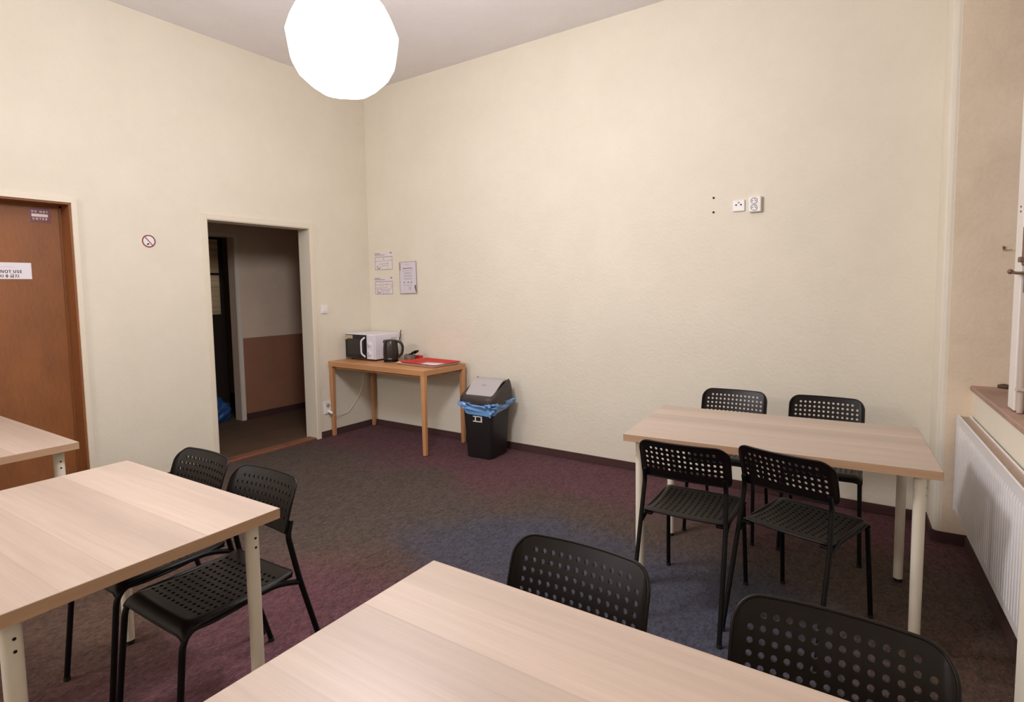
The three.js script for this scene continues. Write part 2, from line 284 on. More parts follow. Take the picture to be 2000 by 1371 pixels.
sheet('paper_sign', 'white paper sign reading DO NOT USE stuck on the brown door', 'sign', 0.253, 0.106, 0.001, (c, w, h) => {
  c.fillStyle = '#ece6ea'; c.fillRect(0, 0, w, h); c.strokeStyle = '#8c8488'; c.lineWidth = 2; c.beginPath(); c.moveTo(w * 0.35, h * 0.34); c.quadraticCurveTo(w * 0.5, h * 0.12, w * 0.68, h * 0.36); c.moveTo(w * 0.42, h * 0.34); c.quadraticCurveTo(w * 0.52, h * 0.24, w * 0.6, h * 0.34); c.stroke();
  c.fillStyle = '#242024'; c.font = 'bold ' + Math.round(h * 0.25) + 'px sans-serif'; c.textAlign = 'center'; c.textBaseline = 'middle'; c.fillText('DO NOT USE', w * 0.5, h * 0.55, w * 0.62);
  // second line, four Korean syllables drawn stroke by stroke
  c.strokeStyle = '#242024'; c.lineWidth = h * 0.028; const y = h * 0.72, q = h * 0.19; const L = (a) => { c.beginPath(); a.forEach(([px, py], i) => i ? c.lineTo(px, py) : c.moveTo(px, py)); c.stroke(); };
  let x = w * 0.36; L([[x + q * 0.4, y], [x, y + q]]); L([[x + q * 0.3, y + q * 0.4], [x + q * 0.6, y + q]]); L([[x + q * 0.8, y], [x + q * 0.8, y + q]]); L([[x + q * 0.8, y + q * 0.5], [x + q, y + q * 0.5]]);
  x += q * 1.25; c.beginPath(); c.arc(x + q * 0.5, y + q * 0.2, q * 0.18, 0, 7); c.stroke(); L([[x, y + q * 0.55], [x + q, y + q * 0.55]]); L([[x + q * 0.5, y + q * 0.4], [x + q * 0.5, y + q * 0.55]]); c.beginPath(); c.arc(x + q * 0.5, y + q * 0.83, q * 0.17, 0, 7); c.stroke();
  x += q * 1.25; L([[x + q * 0.1, y], [x + q * 0.9, y], [x + q * 0.9, y + q * 0.35]]); L([[x, y + q * 0.5], [x + q, y + q * 0.5]]); L([[x + q * 0.15, y + q * 0.65], [x + q * 0.85, y + q * 0.65], [x + q * 0.85, y + q], [x + q * 0.15, y + q], [x + q * 0.15, y + q * 0.65]]);
  x += q * 1.25; L([[x, y + q * 0.15], [x + q * 0.6, y + q * 0.15]]); L([[x + q * 0.35, y + q * 0.15], [x, y + q]]); L([[x + q * 0.3, y + q * 0.5], [x + q * 0.65, y + q]]); L([[x + q * 0.9, y], [x + q * 0.9, y + q]]);
}, 768, (m) => { m.position.set(-0.1465, 1.589, 2.885); m.rotation.y = Math.PI / 2; });
{ // no smoking disc
  const s = thing('no_smoking_sign', 'round white no smoking sign with red ring on the wall between the two doors', 'sign', [0.0, 1.816, 2.105]);
  part('disc', disc(0.047, 0.003, 0.0015, 0, 0, 'x', 40), M.socket, s);
  const red = new THREE.MeshStandardMaterial({ color: '#8e3a40', roughness: 0.5 });
  const ring = new THREE.TorusGeometry(0.042, 0.0045, 6, 40); ring.rotateY(Math.PI / 2); ring.scale(0.3, 1, 1); ring.translate(0.003, 0, 0); part('ring', ring, red, s);
  const bar = new THREE.BoxGeometry(0.002, 0.082, 0.006); bar.rotateX(-Math.PI / 4 - 0.1 + Math.PI / 2); bar.translate(0.0035, 0, 0); part('slash', bar, red, s);
  const cig = new THREE.BoxGeometry(0.001, 0.009, 0.016); cig.rotateX(0.5); cig.translate(0.0035, -0.022, 0.006); part('cigarette', cig, M.hole, s);
}

// ---------------------------------------------------------------- doorway and the dark hall beyond
{
  const { z0, z1, h } = WAY, e = 0.042;
  const t = struct('trim_1', null, null, 'cream painted steel frame lining the open doorway', 'door frame');
  const ln = 0.006;
  part('jamb', box(-WALL_T - 0.004, 0.006, 0, h, z0, z0 + ln), M.frameCream, t); part('jamb', box(-WALL_T - 0.004, 0.006, 0, h, z1 - ln, z1), M.frameCream, t); part('head_jamb', box(-WALL_T - 0.004, 0.006, h - ln, h, z0 + ln, z1 - ln), M.frameCream, t);
  for (const g of [rbox(0.012, h + e, e, 0.003, 0.006, (h + e) / 2, z0 - e / 2), rbox(0.012, h + e, e, 0.003, 0.006, (h + e) / 2, z1 + e / 2), rbox(0.012, e, z1 - z0, 0.003, 0.006, h + e / 2, (z0 + z1) / 2)]) part('casing', g, M.frameCream, t);
  struct('trim_2', rbox(0.12, 0.03, z1 - z0 - 2 * ln - 0.004, 0.008, -0.055, 0.004, (z0 + z1) / 2), M.threshold, 'worn reddish wooden threshold in the open doorway', 'threshold');
  // hall
  const HX = -1.4, HZ0 = -1.3, HZ1 = 3.2, HT = 2.8, D2 = { z0: 0.66, z1: 1.5, h: 2.03 };
  struct('floor', box(-3.2, -WALL_T + 0.1, -0.1, 0.001, HZ0, HZ1), M.hallFloor, 'dark brown hall floor beyond the open doorway', 'floor');
  struct('ceiling', box(-3.2, -WALL_T, HT, HT + 0.1, HZ0, HZ1), M.hallWall, 'grey hall ceiling beyond the open doorway', 'ceiling');
  const far = struct('wall_hall', null, null, 'grey hall wall with brown lower paint seen through the open doorway', 'wall');
  const s = new THREE.Shape([[HZ0, -0.1], [HZ1, -0.1], [HZ1, HT], [HZ0, HT]].map(([a, b]) => new THREE.Vector2(a, b)));
  s.holes.push(new THREE.Path([[D2.z0, -0.02], [D2.z1, -0.02], [D2.z1, D2.h], [D2.z0, D2.h]].map(([a, b]) => new THREE.Vector2(a, b))));
  const g = new THREE.ExtrudeGeometry(s, { depth: 0.12, bevelEnabled: false }); g.rotateY(-Math.PI / 2); g.translate(HX, 0, 0);
  part('plaster', uvMetres(g), M.hallWall, far); part('lower_paint', box(HX, HX + 0.002, 0.07, 0.92, HZ0, D2.z0 - 0.05), M.dado, far);
  part('baseboard', box(HX, HX + 0.012, 0, 0.07, HZ0, D2.z0 - 0.05), M.baseboard, far);
  part('lower_paint', box(HX, HX + 0.002, 0.07, 0.92, D2.z1 + 0.05, HZ1), M.dado, far);
  const t2 = struct('trim_3', null, null, 'pale door frame in the hall wall beyond the doorway', 'door frame');
  part('casing', box(HX, HX + 0.012, 0, D2.h + 0.04, D2.z0 - 0.035, D2.z0), M.whitePaint, t2); part('casing', box(HX, HX + 0.012, 0, D2.h + 0.04, D2.z1, D2.z1 + 0.035), M.whitePaint, t2); part('casing', box(HX, HX + 0.012, D2.h, D2.h + 0.04, D2.z0, D2.z1), M.whitePaint, t2);
  part('jamb', box(HX - 0.124, HX + 0.004, 0, D2.h, D2.z0, D2.z0 + 0.006), M.hallWall, t2);
  struct('wall_hall_end', box(-3.3, -WALL_T, -0.1, HT, HZ0 - 0.1, HZ0), M.hallWall, 'end wall of the dark hall', 'wall');
  struct('wall_hall_entry', box(-3.3, -WALL_T, -0.1, HT, HZ1, HZ1 + 0.1), M.hallWall, 'opposite end wall of the dark hall', 'wall');
  struct('wall_store', box(-3.3, -3.2, -0.1, HT, HZ0, HZ1), M.hallWall, 'far wall of the dark room beyond the hall', 'wall');
  struct('wall_hall_return', box(-WALL_T - 0.005, -WALL_T, -0.1, HT, HZ0, 0), M.hallWall, 'hall side of the room wall past the corner', 'wall');
  // tall cupboard with pale wooden upper doors
  const c = thing('tall_cupboard', 'dark tall cupboard with pale wooden upper doors in the room past the hall', 'cupboard', [-2.3, 0, 0.69]);
  const dark = new THREE.MeshStandardMaterial({ color: '#2e2119', roughness: 0.7 }), pale = new THREE.MeshStandardMaterial({ map: woodTex(256, 256, [0.6, 0.6], [228, 200, 156], 0.3, 0.3, 97), roughness: 0.6 });
  part('body', box(-0.3, 0.28, 0, 2.1, -0.24, 0.35), dark, c); part('upper_door', rbox(0.02, 0.39, 0.52, 0.004, 0.291, 1.855, 0.085), pale, c); part('middle_door', rbox(0.02, 0.46, 0.52, 0.004, 0.291, 1.405, 0.085), pale, c);
  part('lower_door', rbox(0.02, 1.1, 0.52, 0.004, 0.291, 0.6, 0.085), dark, c);
  // crumpled blue bag on the floor in front of it
  const bg = new THREE.IcosahedronGeometry(0.15, 12); const p = bg.attributes.position;
  for (let i = 0; i < p.count; i++) { const x = p.getX(i), y = p.getY(i), z = p.getZ(i), n = 1 + (fbm(x * 18 + 5, y * 18 + z * 14, 101, 3) - 0.5) * 0.75; p.setXYZ(i, x * n, Math.max(-0.1, y * n * 0.85 + Math.max(0, y) * 0.25), z * n * 1.0); }
  const bgw = mergeVertices((bg.deleteAttribute('normal'), bg.deleteAttribute('uv'), bg)); bgw.computeVertexNormals(); bgw.translate(0, 0.1, 0);
  single('plastic_bag', bgw, new THREE.MeshStandardMaterial({ color: '#2d5a94', roughness: 0.35 }), 'crumpled blue plastic bag on the floor past the hall', 'bag', [-1.62, 0.001, 0.86]);
}

// ---------------------------------------------------------------- paper lantern lamps
function lantern([x, y, z], label) {
  const L = thing('paper_lantern_lamp', label, 'lamp', [x, y, z]);
  const ribs = 11, prof = [];
  for (let i = 0; i <= ribs; i++) { const a = -Math.PI / 2 + 0.16 + (Math.PI - 0.34) * i / ribs; prof.push(new THREE.Vector2(LAMP_R * Math.cos(a) * (1 + 0.02 * Math.sin(i * 2.3)), LAMP_R * Math.sin(a))); }
  const g = new THREE.LatheGeometry(prof, 22); const p = g.attributes.position;
  for (let i = 0; i < p.count; i++) { const a = Math.atan2(p.getZ(i), p.getX(i)); const k = 1 + 0.012 * Math.sin(3 * a + 1) + 0.01 * Math.sin(5 * a + p.getY(i) * 14); p.setXYZ(i, p.getX(i) * k, p.getY(i) + 0.004 * Math.sin(2 * a), p.getZ(i) * k); }
  g.computeVertexNormals();
  part('paper_shade', g, new THREE.MeshStandardMaterial({ color: '#f4f0ec', roughness: 0.9, emissive: new THREE.Color(1, 0.97, 0.95), emissiveIntensity: 2.2, side: THREE.DoubleSide }), L);
  const ringG = new THREE.TorusGeometry(LAMP_R * 0.19, 0.003, 6, 24); ringG.rotateX(Math.PI / 2); ringG.translate(0, LAMP_R * 0.985, 0); part('wire_ring', ringG, M.steel, L);
  const cord = part('cord', tube([V(0, LAMP_R * 0.9, 0), V(0, ROOM_H - y - 0.05, 0)], 0.0035, { bend: 0, sides: 6 }), M.whitePaint, L);
  part('ceiling_rose', cyl(0.045, 0.03, 0.05, 0, ROOM_H - y - 0.05, 0), M.whitePaint, L);
  const pl = new THREE.PointLight(LAMP_COLOR, LAMP_CD); pl.name = 'lantern_bulb'; pl.castShadow = true; pl.shadow.radius = LAMP_R / 0.02; pl.shadow.mapSize.set(1024, 1024); L.add(pl); pl.position.set(0, 0, 0);
}
lantern(LAMPS[0], 'glowing round white paper lantern hanging from the ceiling');
lantern(LAMPS[1], 'second glowing paper lantern, hanging past the brown door');

// ---------------------------------------------------------------- dining tables
function diningTable(label, pos, turn, w, d) {
  const T = thing('dining_table', label, 'table', pos, turn, 'oak tables with white legs');   // origin: far left corner on the floor
  const t = 0.034, y = 0.74;
  const slab = rbox(w - 0.002, t, d - 0.002, 0.0015, w / 2, y - t / 2, d / 2, 1); part('tabletop', slab, M.tableTop, T);
  const b = 0.001; const eb = merge([box(0, w, y - t + 0.001, y - 0.0012, -b + 0.001, 0.0012), box(0, w, y - t + 0.001, y - 0.0012, d - 0.0012, d), box(0, 0.0012, y - t + 0.001, y - 0.0012, 0, d), box(w - 0.0012, w, y - t + 0.001, y - 0.0012, 0, d)]);
  part('edge_band', eb, M.tableEdge, T);
  for (const [i, j] of [[0, 0], [1, 0], [0, 1], [1, 1]]) {
    const x = i ? w - 0.062 : 0.062, z = j ? d - 0.062 : 0.062;
    const leg = part('leg', cyl(0.0195, 0.021, y - t - 0.02, x, 0.018, z, 24), M.legWhite, T);
    part('foot', cyl(0.0175, 0.0185, 0.018, x, 0, z, 20), M.rubber, leg); part('mounting_plate', cyl(0.05, 0.05, 0.0035, x, y - t - 0.0035, z, 24), M.steel, leg);
    const bx = x + (i ? 0.0198 : -0.0198); for (const yy of [0.655, 0.625]) part('bolt', disc(0.004, 0.004, bx, yy, z, 'x', 8), M.hole, leg);
  }
  return T;
}
diningTable('oak topped table below the wall sockets with four chairs around it', [3.482, 0, 0.916], 0.075, 1.205, 0.72);
diningTable('oak topped table standing free, two chairs along its side towards the socket table', [3.611, 0, 3.032], 0.007, 1.2, 0.72);
diningTable('oak topped table before the open doorway, two chairs tucked under its far side', [1.948, 0, 3.071], 0.033, 1.013, 0.715);
diningTable('oak topped table right beside the brown door, no chairs showing', [0.219, 0, 3.082], 0.015, 1.2, 0.72);

// ---------------------------------------------------------------- perforated chairs
// A perforated sheet: cells with round holes inside a plain margin with rounded corners, mapped from (a, b, t) by fn. corner radii: [low, high]
function perforated({ cols, rows, pitch, pitchB = pitch, hole, skip, a0, b0, outline, thick, fn, rim = 0 }) {
  const pos = [], idx = [];
  const add = (a, b, t) => { const q = fn(a, b, t); pos.push(q.x, q.y, q.z); return pos.length / 3 - 1; };
  const quad = (p, q, r, s) => idx.push(p, q, r, p, r, s);
  const N = 12, h = pitch / 2, hb = pitchB / 2;
  for (let j = 0; j < rows; j++) for (let i = 0; i < cols; i++) {
    const ca = a0 + (i + 0.5) * pitch, cb = b0 + (j + 0.5) * pitchB;
    if (skip(i, j)) { for (const t of [0, thick]) { const q = [[-h, -hb], [h, -hb], [h, hb], [-h, hb]].map(([u, v]) => add(ca + u, cb + v, t)); t ? quad(...q) : quad(...q.reverse()); } continue; }
    const sq = []; for (let k = 0; k < N; k++) { const sd = Math.floor(k / 3), f = (k % 3) / 3; sq.push([[-h + f * 2 * h, -hb], [h, -hb + f * 2 * hb], [h - f * 2 * h, hb], [-h, hb - f * 2 * hb]][sd]); }
    const ci = sq.map((_, k) => { const a = -Math.PI * 0.75 + (k / N) * Math.PI * 2; return [hole * Math.cos(a), hole * Math.sin(a)]; });
    const ring = [0, thick].map((t) => [sq.map(([u, v]) => add(ca + u, cb + v, t)), ci.map(([u, v]) => add(ca + u, cb + v, t))]);
    for (let k = 0; k < N; k++) { const n = (k + 1) % N; quad(ring[1][0][k], ring[1][0][n], ring[1][1][n], ring[1][1][k]); quad(ring[0][0][n], ring[0][0][k], ring[0][1][k], ring[0][1][n]); }
    const wa = ci.map(([u, v]) => add(ca + u, cb + v, 0)), wb = ci.map(([u, v]) => add(ca + u, cb + v, thick));
    for (let k = 0; k < N; k++) { const n = (k + 1) % N; quad(wa[n], wa[k], wb[k], wb[n]); }
  }
  // margin: from the grid's edge to the outline in a few steps
  const inner = []; const A1 = a0 + cols * pitch, B1 = b0 + rows * pitchB;
  const F = 3; for (let i = 0; i < cols * F; i++) inner.push([a0 + i * pitch / F, b0]); for (let j = 0; j < rows * F; j++) inner.push([A1, b0 + j * pitchB / F]);
  for (let i = cols * F; i > 0; i--) inner.push([a0 + i * pitch / F, B1]); for (let j = rows * F; j > 0; j--) inner.push([a0, b0 + j * pitchB / F]);
  const outer = inner.map(([a, b]) => outline(a, b)), S = outline.steps ?? 3, n = inner.length;
  for (const t of [0, thick]) {
    let last = null;
    for (let s = 0; s <= S; s++) { const f = s / S, row = inner.map(([a, b], k) => add(a + (outer[k][0] - a) * f, b + (outer[k][1] - b) * f, t)); if (last) for (let k = 0; k < n; k++) { const m = (k + 1) % n; t ? quad(last[m], last[k], row[k], row[m]) : quad(last[k], last[m], row[m], row[k]); } last = row; }
  }
  const ra = outer.map(([a, b]) => add(a, b, 0)), rb = outer.map(([a, b]) => add(a, b, thick));
  for (let k = 0; k < n; k++) { const m = (k + 1) % n; quad(ra[k], ra[m], rb[m], rb[k]); }
  let g = new THREE.BufferGeometry(); g.setAttribute('position', new THREE.Float32BufferAttribute(pos, 3)); g.setIndex(idx);
  g = toCreasedNormals(mergeVertices(g, 1e-5), 0.7);
  g.setAttribute('uv', new THREE.Float32BufferAttribute(new Float32Array(g.attributes.position.count * 2), 2));
  if (!rim) return g;
  const loop = outer.map(([a, b]) => fn(a, b, thick / 2)); loop.push(loop[0].clone());
  return merge([g, tube(loop, rim, { bend: 0, sides: 8, cap: false })]);
}
// maps a grid boundary point radially onto a rounded rectangle
function roundedRect(ax0, ax1, by0, by1, rLow, rHigh, ga0, ga1, gb0, gb1) {
  const f = (a, b) => {
    let x = ax0 + (a - ga0) / (ga1 - ga0) * (ax1 - ax0), y = by0 + (b - gb0) / (gb1 - gb0) * (by1 - by0);
    const lowSide = y < (by0 + by1) / 2, r = lowSide ? rLow : rHigh, cx = x < (ax0 + ax1) / 2 ? ax0 + r : ax1 - r, cy = lowSide ? by0 + r : by1 - r;
    const inX = x < (ax0 + ax1) / 2 ? x < cx : x > cx, inY = lowSide ? y < cy : y > cy;
    if (inX && inY) { const dx = (x - cx) / r, dy = (y - cy) / r, m = Math.max(Math.abs(dx), Math.abs(dy)), l = Math.hypot(dx, dy); x = cx + dx * r * m / l; y = cy + dy * r * m / l; }
    return [x, y];
  };
  return f;
}
const CH = {};
{
  const P = 0.0238, cols = 14, rows = 5, w = 0.376, hgt = 0.172;
  CH.back = perforated({ cols, rows, pitch: P, hole: 0.0062, skip: (i, j) => j === rows - 1 && (i === 0 || i === cols - 1), a0: -cols * P / 2, b0: 0.032, thick: 0.006, rim: 0.0042,
    outline: roundedRect(-w / 2, w / 2, 0, hgt, 0.02, 0.052, -cols * P / 2, cols * P / 2, 0.032, 0.032 + rows * P),
    fn: (a, b, t) => { const f = b / hgt, bow = 0.028 * (a / 0.195) ** 2 * (0.5 + 0.5 * f) + (Math.abs(a) > 0.172 ? (Math.abs(a) - 0.172) * 0.6 : 0); return V(a, 0.598 + 0.172 * f, 0.058 - 0.07 * f + 0.004 * Math.sin(f * 3.14) + bow + t); } });
  const sc = 12, sr = 11, sp = 0.0255, L = 0.40, s0 = 0.045;
  const prof = (s) => { // along the seat from its rear edge to the rolled front
    if (s < 0.345) return [0.045 + s, 0.452 - 0.010 * Math.sin(Math.PI * Math.min(1, s / 0.345)) , 0];
    const r = 0.045, a = Math.min((s - 0.345) / r, 1.25); const rest = Math.max(0, (s - 0.345) - 1.25 * r); return [0.39 + r * Math.sin(a) + rest * Math.cos(1.25), 0.452 - r * (1 - Math.cos(a)) - rest * Math.sin(1.25), a];
  };
  const wAt = (s) => 0.168 + 0.018 * Math.min(1, s / 0.3);
  CH.seat = perforated({ cols: sc, rows: sr, pitch: sp, pitchB: 0.0255, hole: 0.0062, skip: () => false, a0: -sc * sp / 2, b0: s0, thick: 0.006, rim: 0.0045,
    outline: Object.assign((a, b) => { const q = roundedRect(-1, 1, 0, L, 0.02, 0.02, -sc * sp / 2, sc * sp / 2, s0, s0 + sr * 0.0255)(a, b); return [q[0] * wAt(q[1]), q[1]]; }, { steps: 8 }),
    fn: (a, b, t) => { const [z, y, an] = prof(b), e = Math.max(0, Math.abs(a) - 0.15), dip = 0.006 * (1 - (a / 0.19) ** 2) * (b < 0.345 ? 1 : 0.4); return V(a, y - dip - e * e * 14 + (t - 0.006) * Math.cos(an), z + (t - 0.006) * Math.sin(an)); } });
  CH.rear = (s) => tube([V(s * 0.182, 0.012, -0.085), V(s * 0.178, 0.415, 0.028), V(s * 0.171, 0.585, 0.062), V(s * 0.169, 0.632, 0.046)], 0.0098, { bend: 0.05, sides: 10 });
  CH.front = (s) => tube([V(s * 0.176, 0.405, 0.028), V(s * 0.172, 0.432, 0.11), V(s * 0.176, 0.436, 0.425), V(s * 0.186, 0.012, 0.468)], 0.0098, { bend: 0.06, sides: 10 });
}
function buildChair(label, pos, turn) {
  const c = thing('dining_chair', label, 'chair', pos, turn, 'black perforated chairs');
  const b = part('backrest', CH.back, M.plastic, c);
  for (const s of [-1, 1]) part('screw', disc(0.0042, 0.004, s * 0.17, 0.62, 0.0535, 'z', 12), M.steel, b);
  const seat = part('seat', CH.seat, M.plastic, c);
  for (const s of [-1, 1]) part('clip', rbox(0.03, 0.012, 0.03, 0.003, s * 0.15, 0.432, 0.06), M.plastic, seat);
  for (const s of [-1, 1]) {
    const r = part('leg', CH.rear(s), M.blackSteel, c); part('foot', cyl(0.012, 0.0115, 0.014, s * 0.182, 0, -0.0852, 12), M.rubber, r);
    const f = part('leg', CH.front(s), M.blackSteel, c); part('foot', cyl(0.012, 0.0115, 0.014, s * 0.186, 0, 0.4682, 12), M.rubber, f);
  }
  part('crossbar', tube([V(-0.174, 0.425, 0.1), V(0.174, 0.425, 0.1)], 0.006, { bend: 0, sides: 8 }), M.blackSteel, c);
  part('crossbar', tube([V(-0.176, 0.425, 0.37), V(0.176, 0.425, 0.37)], 0.006, { bend: 0, sides: 8 }), M.blackSteel, c);
  return c;
}
const PI = Math.PI;
const chair0 = buildChair('black perforated chair between the socket table and the wall, the one nearer the bin', [3.766, 0, 0.4], 0.03);
cloneThing(chair0, 'black perforated chair between the socket table and the wall, the one nearer the radiator', [4.266, 0, 0.375], 0.03);
cloneThing(chair0, 'black perforated chair pushed squarely up to the room side of the socket table', [3.852, 0, 1.785], PI + 0.03);
cloneThing(chair0, 'black perforated chair standing askew at the room side of the socket table', [4.218, 0, 1.71], PI - 0.28);
cloneThing(chair0, 'black perforated chair against the table by the dark carpet, the one farther from the radiator', [3.93, 0, 2.82], 0.0);
cloneThing(chair0, 'black perforated chair against the table by the dark carpet, the one closer to the radiator', [4.488, 0, 2.815], 0.02);
cloneThing(chair0, 'black perforated chair tucked under the doorway table, nearer the brown door', [2.238, 0, 2.885], 0.02);
cloneThing(chair0, 'black perforated chair tucked under the doorway table, nearer the bin', [2.676, 0, 2.885], 0.03);

// ---------------------------------------------------------------- side desk in the corner
const DESK = { x: 0.663, z: 0.312, w: 1.30, d: 0.55, h: 0.745, turn: -0.03 };
const onDesk = (lx, lz, y = DESK.h) => [DESK.x + lx * Math.cos(DESK.turn) + lz * Math.sin(DESK.turn), y, DESK.z - lx * Math.sin(DESK.turn) + lz * Math.cos(DESK.turn)];
{
  const { w, d, h } = DESK;
  const t = thing('side_desk', 'narrow oak side desk standing in the room corner', 'desk', [DESK.x, 0, DESK.z], DESK.turn);
  const top = rbox(w, 0.05, d, 0.005, 0, h - 0.025, 0), tu = top.attributes.uv; for (let k = 0; k < tu.count; k++) tu.setXY(k, tu.getX(k) + 0.68, tu.getY(k) + 0.32);
  part('desktop', top, M.desk, t);
  const ay = h - 0.05 - 0.012, ah = 0.028, inset = 0.055;
  part('apron', rbox(w - 0.12, ah, 0.02, 0.002, 0, ay, d / 2 - inset), M.desk, t); part('apron', rbox(w - 0.12, ah, 0.02, 0.002, 0, ay, -d / 2 + inset), M.desk, t);
  part('apron', rbox(0.02, ah, d - 0.15, 0.002, w / 2 - inset, ay, 0), M.desk, t); part('apron', rbox(0.02, ah, d - 0.15, 0.002, -w / 2 + inset, ay, 0), M.desk, t);
  for (const [i, j] of [[-1, -1], [1, -1], [-1, 1], [1, 1]]) {
    const g = rbox(0.048, h - 0.02, 0.048, 0.012, 0, (h - 0.02) / 2, 0, 3), p = g.attributes.position;
    for (let k = 0; k < p.count; k++) { const f = 0.74 + 0.26 * Math.min(1, p.getY(k) / 0.6); p.setX(k, p.getX(k) * f); p.setZ(k, p.getZ(k) * f); }
    { const uv = g.attributes.uv; for (let k = 0; k < p.count; k++) uv.setXY(k, p.getY(k) + 0.1, p.getX(k) + p.getZ(k) + 0.2 + i * 0.05); }
    g.translate(i * (w / 2 - 0.0245), 0, j * (d / 2 - 0.0245)); part('leg', g, M.desk, t);
    part('corner_bracket', rbox(0.05, 0.03, 0.05, 0.004, i * (w / 2 - 0.08), h - 0.064, j * (d / 2 - 0.08)), M.threshold, t);
  }
}
{ // microwave
  const m = thing('microwave_oven', 'white microwave oven with black door on the side desk', 'microwave', [0.245, DESK.h, 0.2], -0.02);
  const w = 0.42, h = 0.245, d = 0.32, y0 = 0.014, white = new THREE.MeshStandardMaterial({ color: '#e9e6ee', roughness: 0.35 }), black = new THREE.MeshStandardMaterial({ color: '#0e0c0c', roughness: 0.15 });
  part('housing', rbox(w, h, d, 0.008, 0, y0 + h / 2, 0, 3), white, m);
  const door = part('door', rbox(w * 0.75, h - 0.012, 0.02, 0.004, -w * 0.125 + 0.003, y0 + h / 2, d / 2 + 0.008), black, m);
  part('window', rbox(w * 0.5, h * 0.62, 0.002, 0.0008, -w * 0.17, y0 + h / 2, d / 2 + 0.0188), new THREE.MeshStandardMaterial({ color: '#2a2624', roughness: 0.3 }), door);
  part('handle', tube([V(w * 0.205, y0 + h * 0.88, d / 2 + 0.016), V(w * 0.15, y0 + h * 0.76, d / 2 + 0.045), V(w * 0.15, y0 + h * 0.24, d / 2 + 0.045), V(w * 0.205, y0 + h * 0.1, d / 2 + 0.016)], 0.0085, { bend: 0.02 }), white, door);
  const lab = canvasTex(128, 64, (c, W, H) => { c.fillStyle = '#b9a98a'; c.fillRect(0, 0, W, H); c.fillStyle = '#7d7058'; for (let i = 0; i < 3; i++) c.fillRect(10, 12 + i * 17, W - 30 - i * 14, 7); });
  part('sticker', rbox(0.115, 0.045, 0.001, 0.0004, -w * 0.355, y0 + h - 0.035, d / 2 + 0.0187), new THREE.MeshStandardMaterial({ map: lab, roughness: 0.7 }), door);
  const panel = part('control_panel', rbox(w * 0.235, h - 0.012, 0.018, 0.004, w * 0.375, y0 + h / 2, d / 2 + 0.007), white, m);
  for (const yy of [0.6, 0.24]) { const k = part('knob', disc(0.02, 0.018, w * 0.36, y0 + h * yy, d / 2 + 0.024), white, panel); part('pointer', rbox(0.006, 0.036, 0.008, 0.002, w * 0.36, y0 + h * yy, d / 2 + 0.036), M.socketGrey, k); }
  for (const [i, j] of [[-1, -1], [1, -1], [-1, 1], [1, 1]]) part('foot', cyl(0.014, 0.016, 0.016, i * 0.17, 0, j * 0.12, 12), M.rubber, m);
  part('vent_slots', merge([0, 1, 2, 3, 4].map((i) => box(w / 2 - 0.0005, w / 2 + 0.0008, y0 + 0.15 + i * 0.012, y0 + 0.155 + i * 0.012, -0.12, -0.04))), M.socketGrey, m);
}
single('power_cord', tube([V(0.47, 0.93, 0.055), V(0.485, 0.98, 0.05), V(0.478, 1.0, 0.05), V(0.492, 1.03, 0.05)], 0.004, { bend: 0.012, sides: 8 }), M.blackSteel, 'short end of black cord sticking up behind the microwave', 'cord');
{ // kettle
  const k = thing('electric_kettle', 'dark brown electric kettle beside the microwave', 'kettle', [0.592, DESK.h, 0.292], 0.55);
  const mat = new THREE.MeshStandardMaterial({ color: '#2c2320', roughness: 0.32 });
  part('power_base', cyl(0.07, 0.068, 0.016, 0, 0, 0, 32), M.blackSteel, k);
  const pr = [[0, 0.018], [0.064, 0.018], [0.071, 0.03], [0.074, 0.07], [0.073, 0.12], [0.068, 0.17], [0.06, 0.2], [0.056, 0.206], [0, 0.206]].map(([a, b]) => new THREE.Vector2(a, b));
  part('jug', new THREE.LatheGeometry(new THREE.SplineCurve(pr.slice(1, 8)).getPoints(28), 40), mat, k);
  const lid = part('lid', new THREE.LatheGeometry([[0.0571, 0.2], [0.056, 0.208], [0.045, 0.213], [0.012, 0.215], [0, 0.2152]].map(([a, b]) => new THREE.Vector2(a, b)), 32), mat, k);
  part('handle', tube([V(0.052, 0.195, 0), V(0.095, 0.19, 0), V(0.118, 0.145, 0), V(0.108, 0.075, 0), V(0.072, 0.05, 0)], 0.0125, { bend: 0.05, sides: 12 }), mat, k);
  const sp = new THREE.ConeGeometry(0.02, 0.03, 12); sp.rotateZ(2.2); sp.translate(-0.066, 0.19, 0); part('spout', sp, mat, k);
  const bd = rbox(0.034, 0.007, 0.003, 0.001); bd.translate(0, 0.034, 0.0712); bd.rotateY(0.1); part('badge', bd, M.socketGrey, k);
}
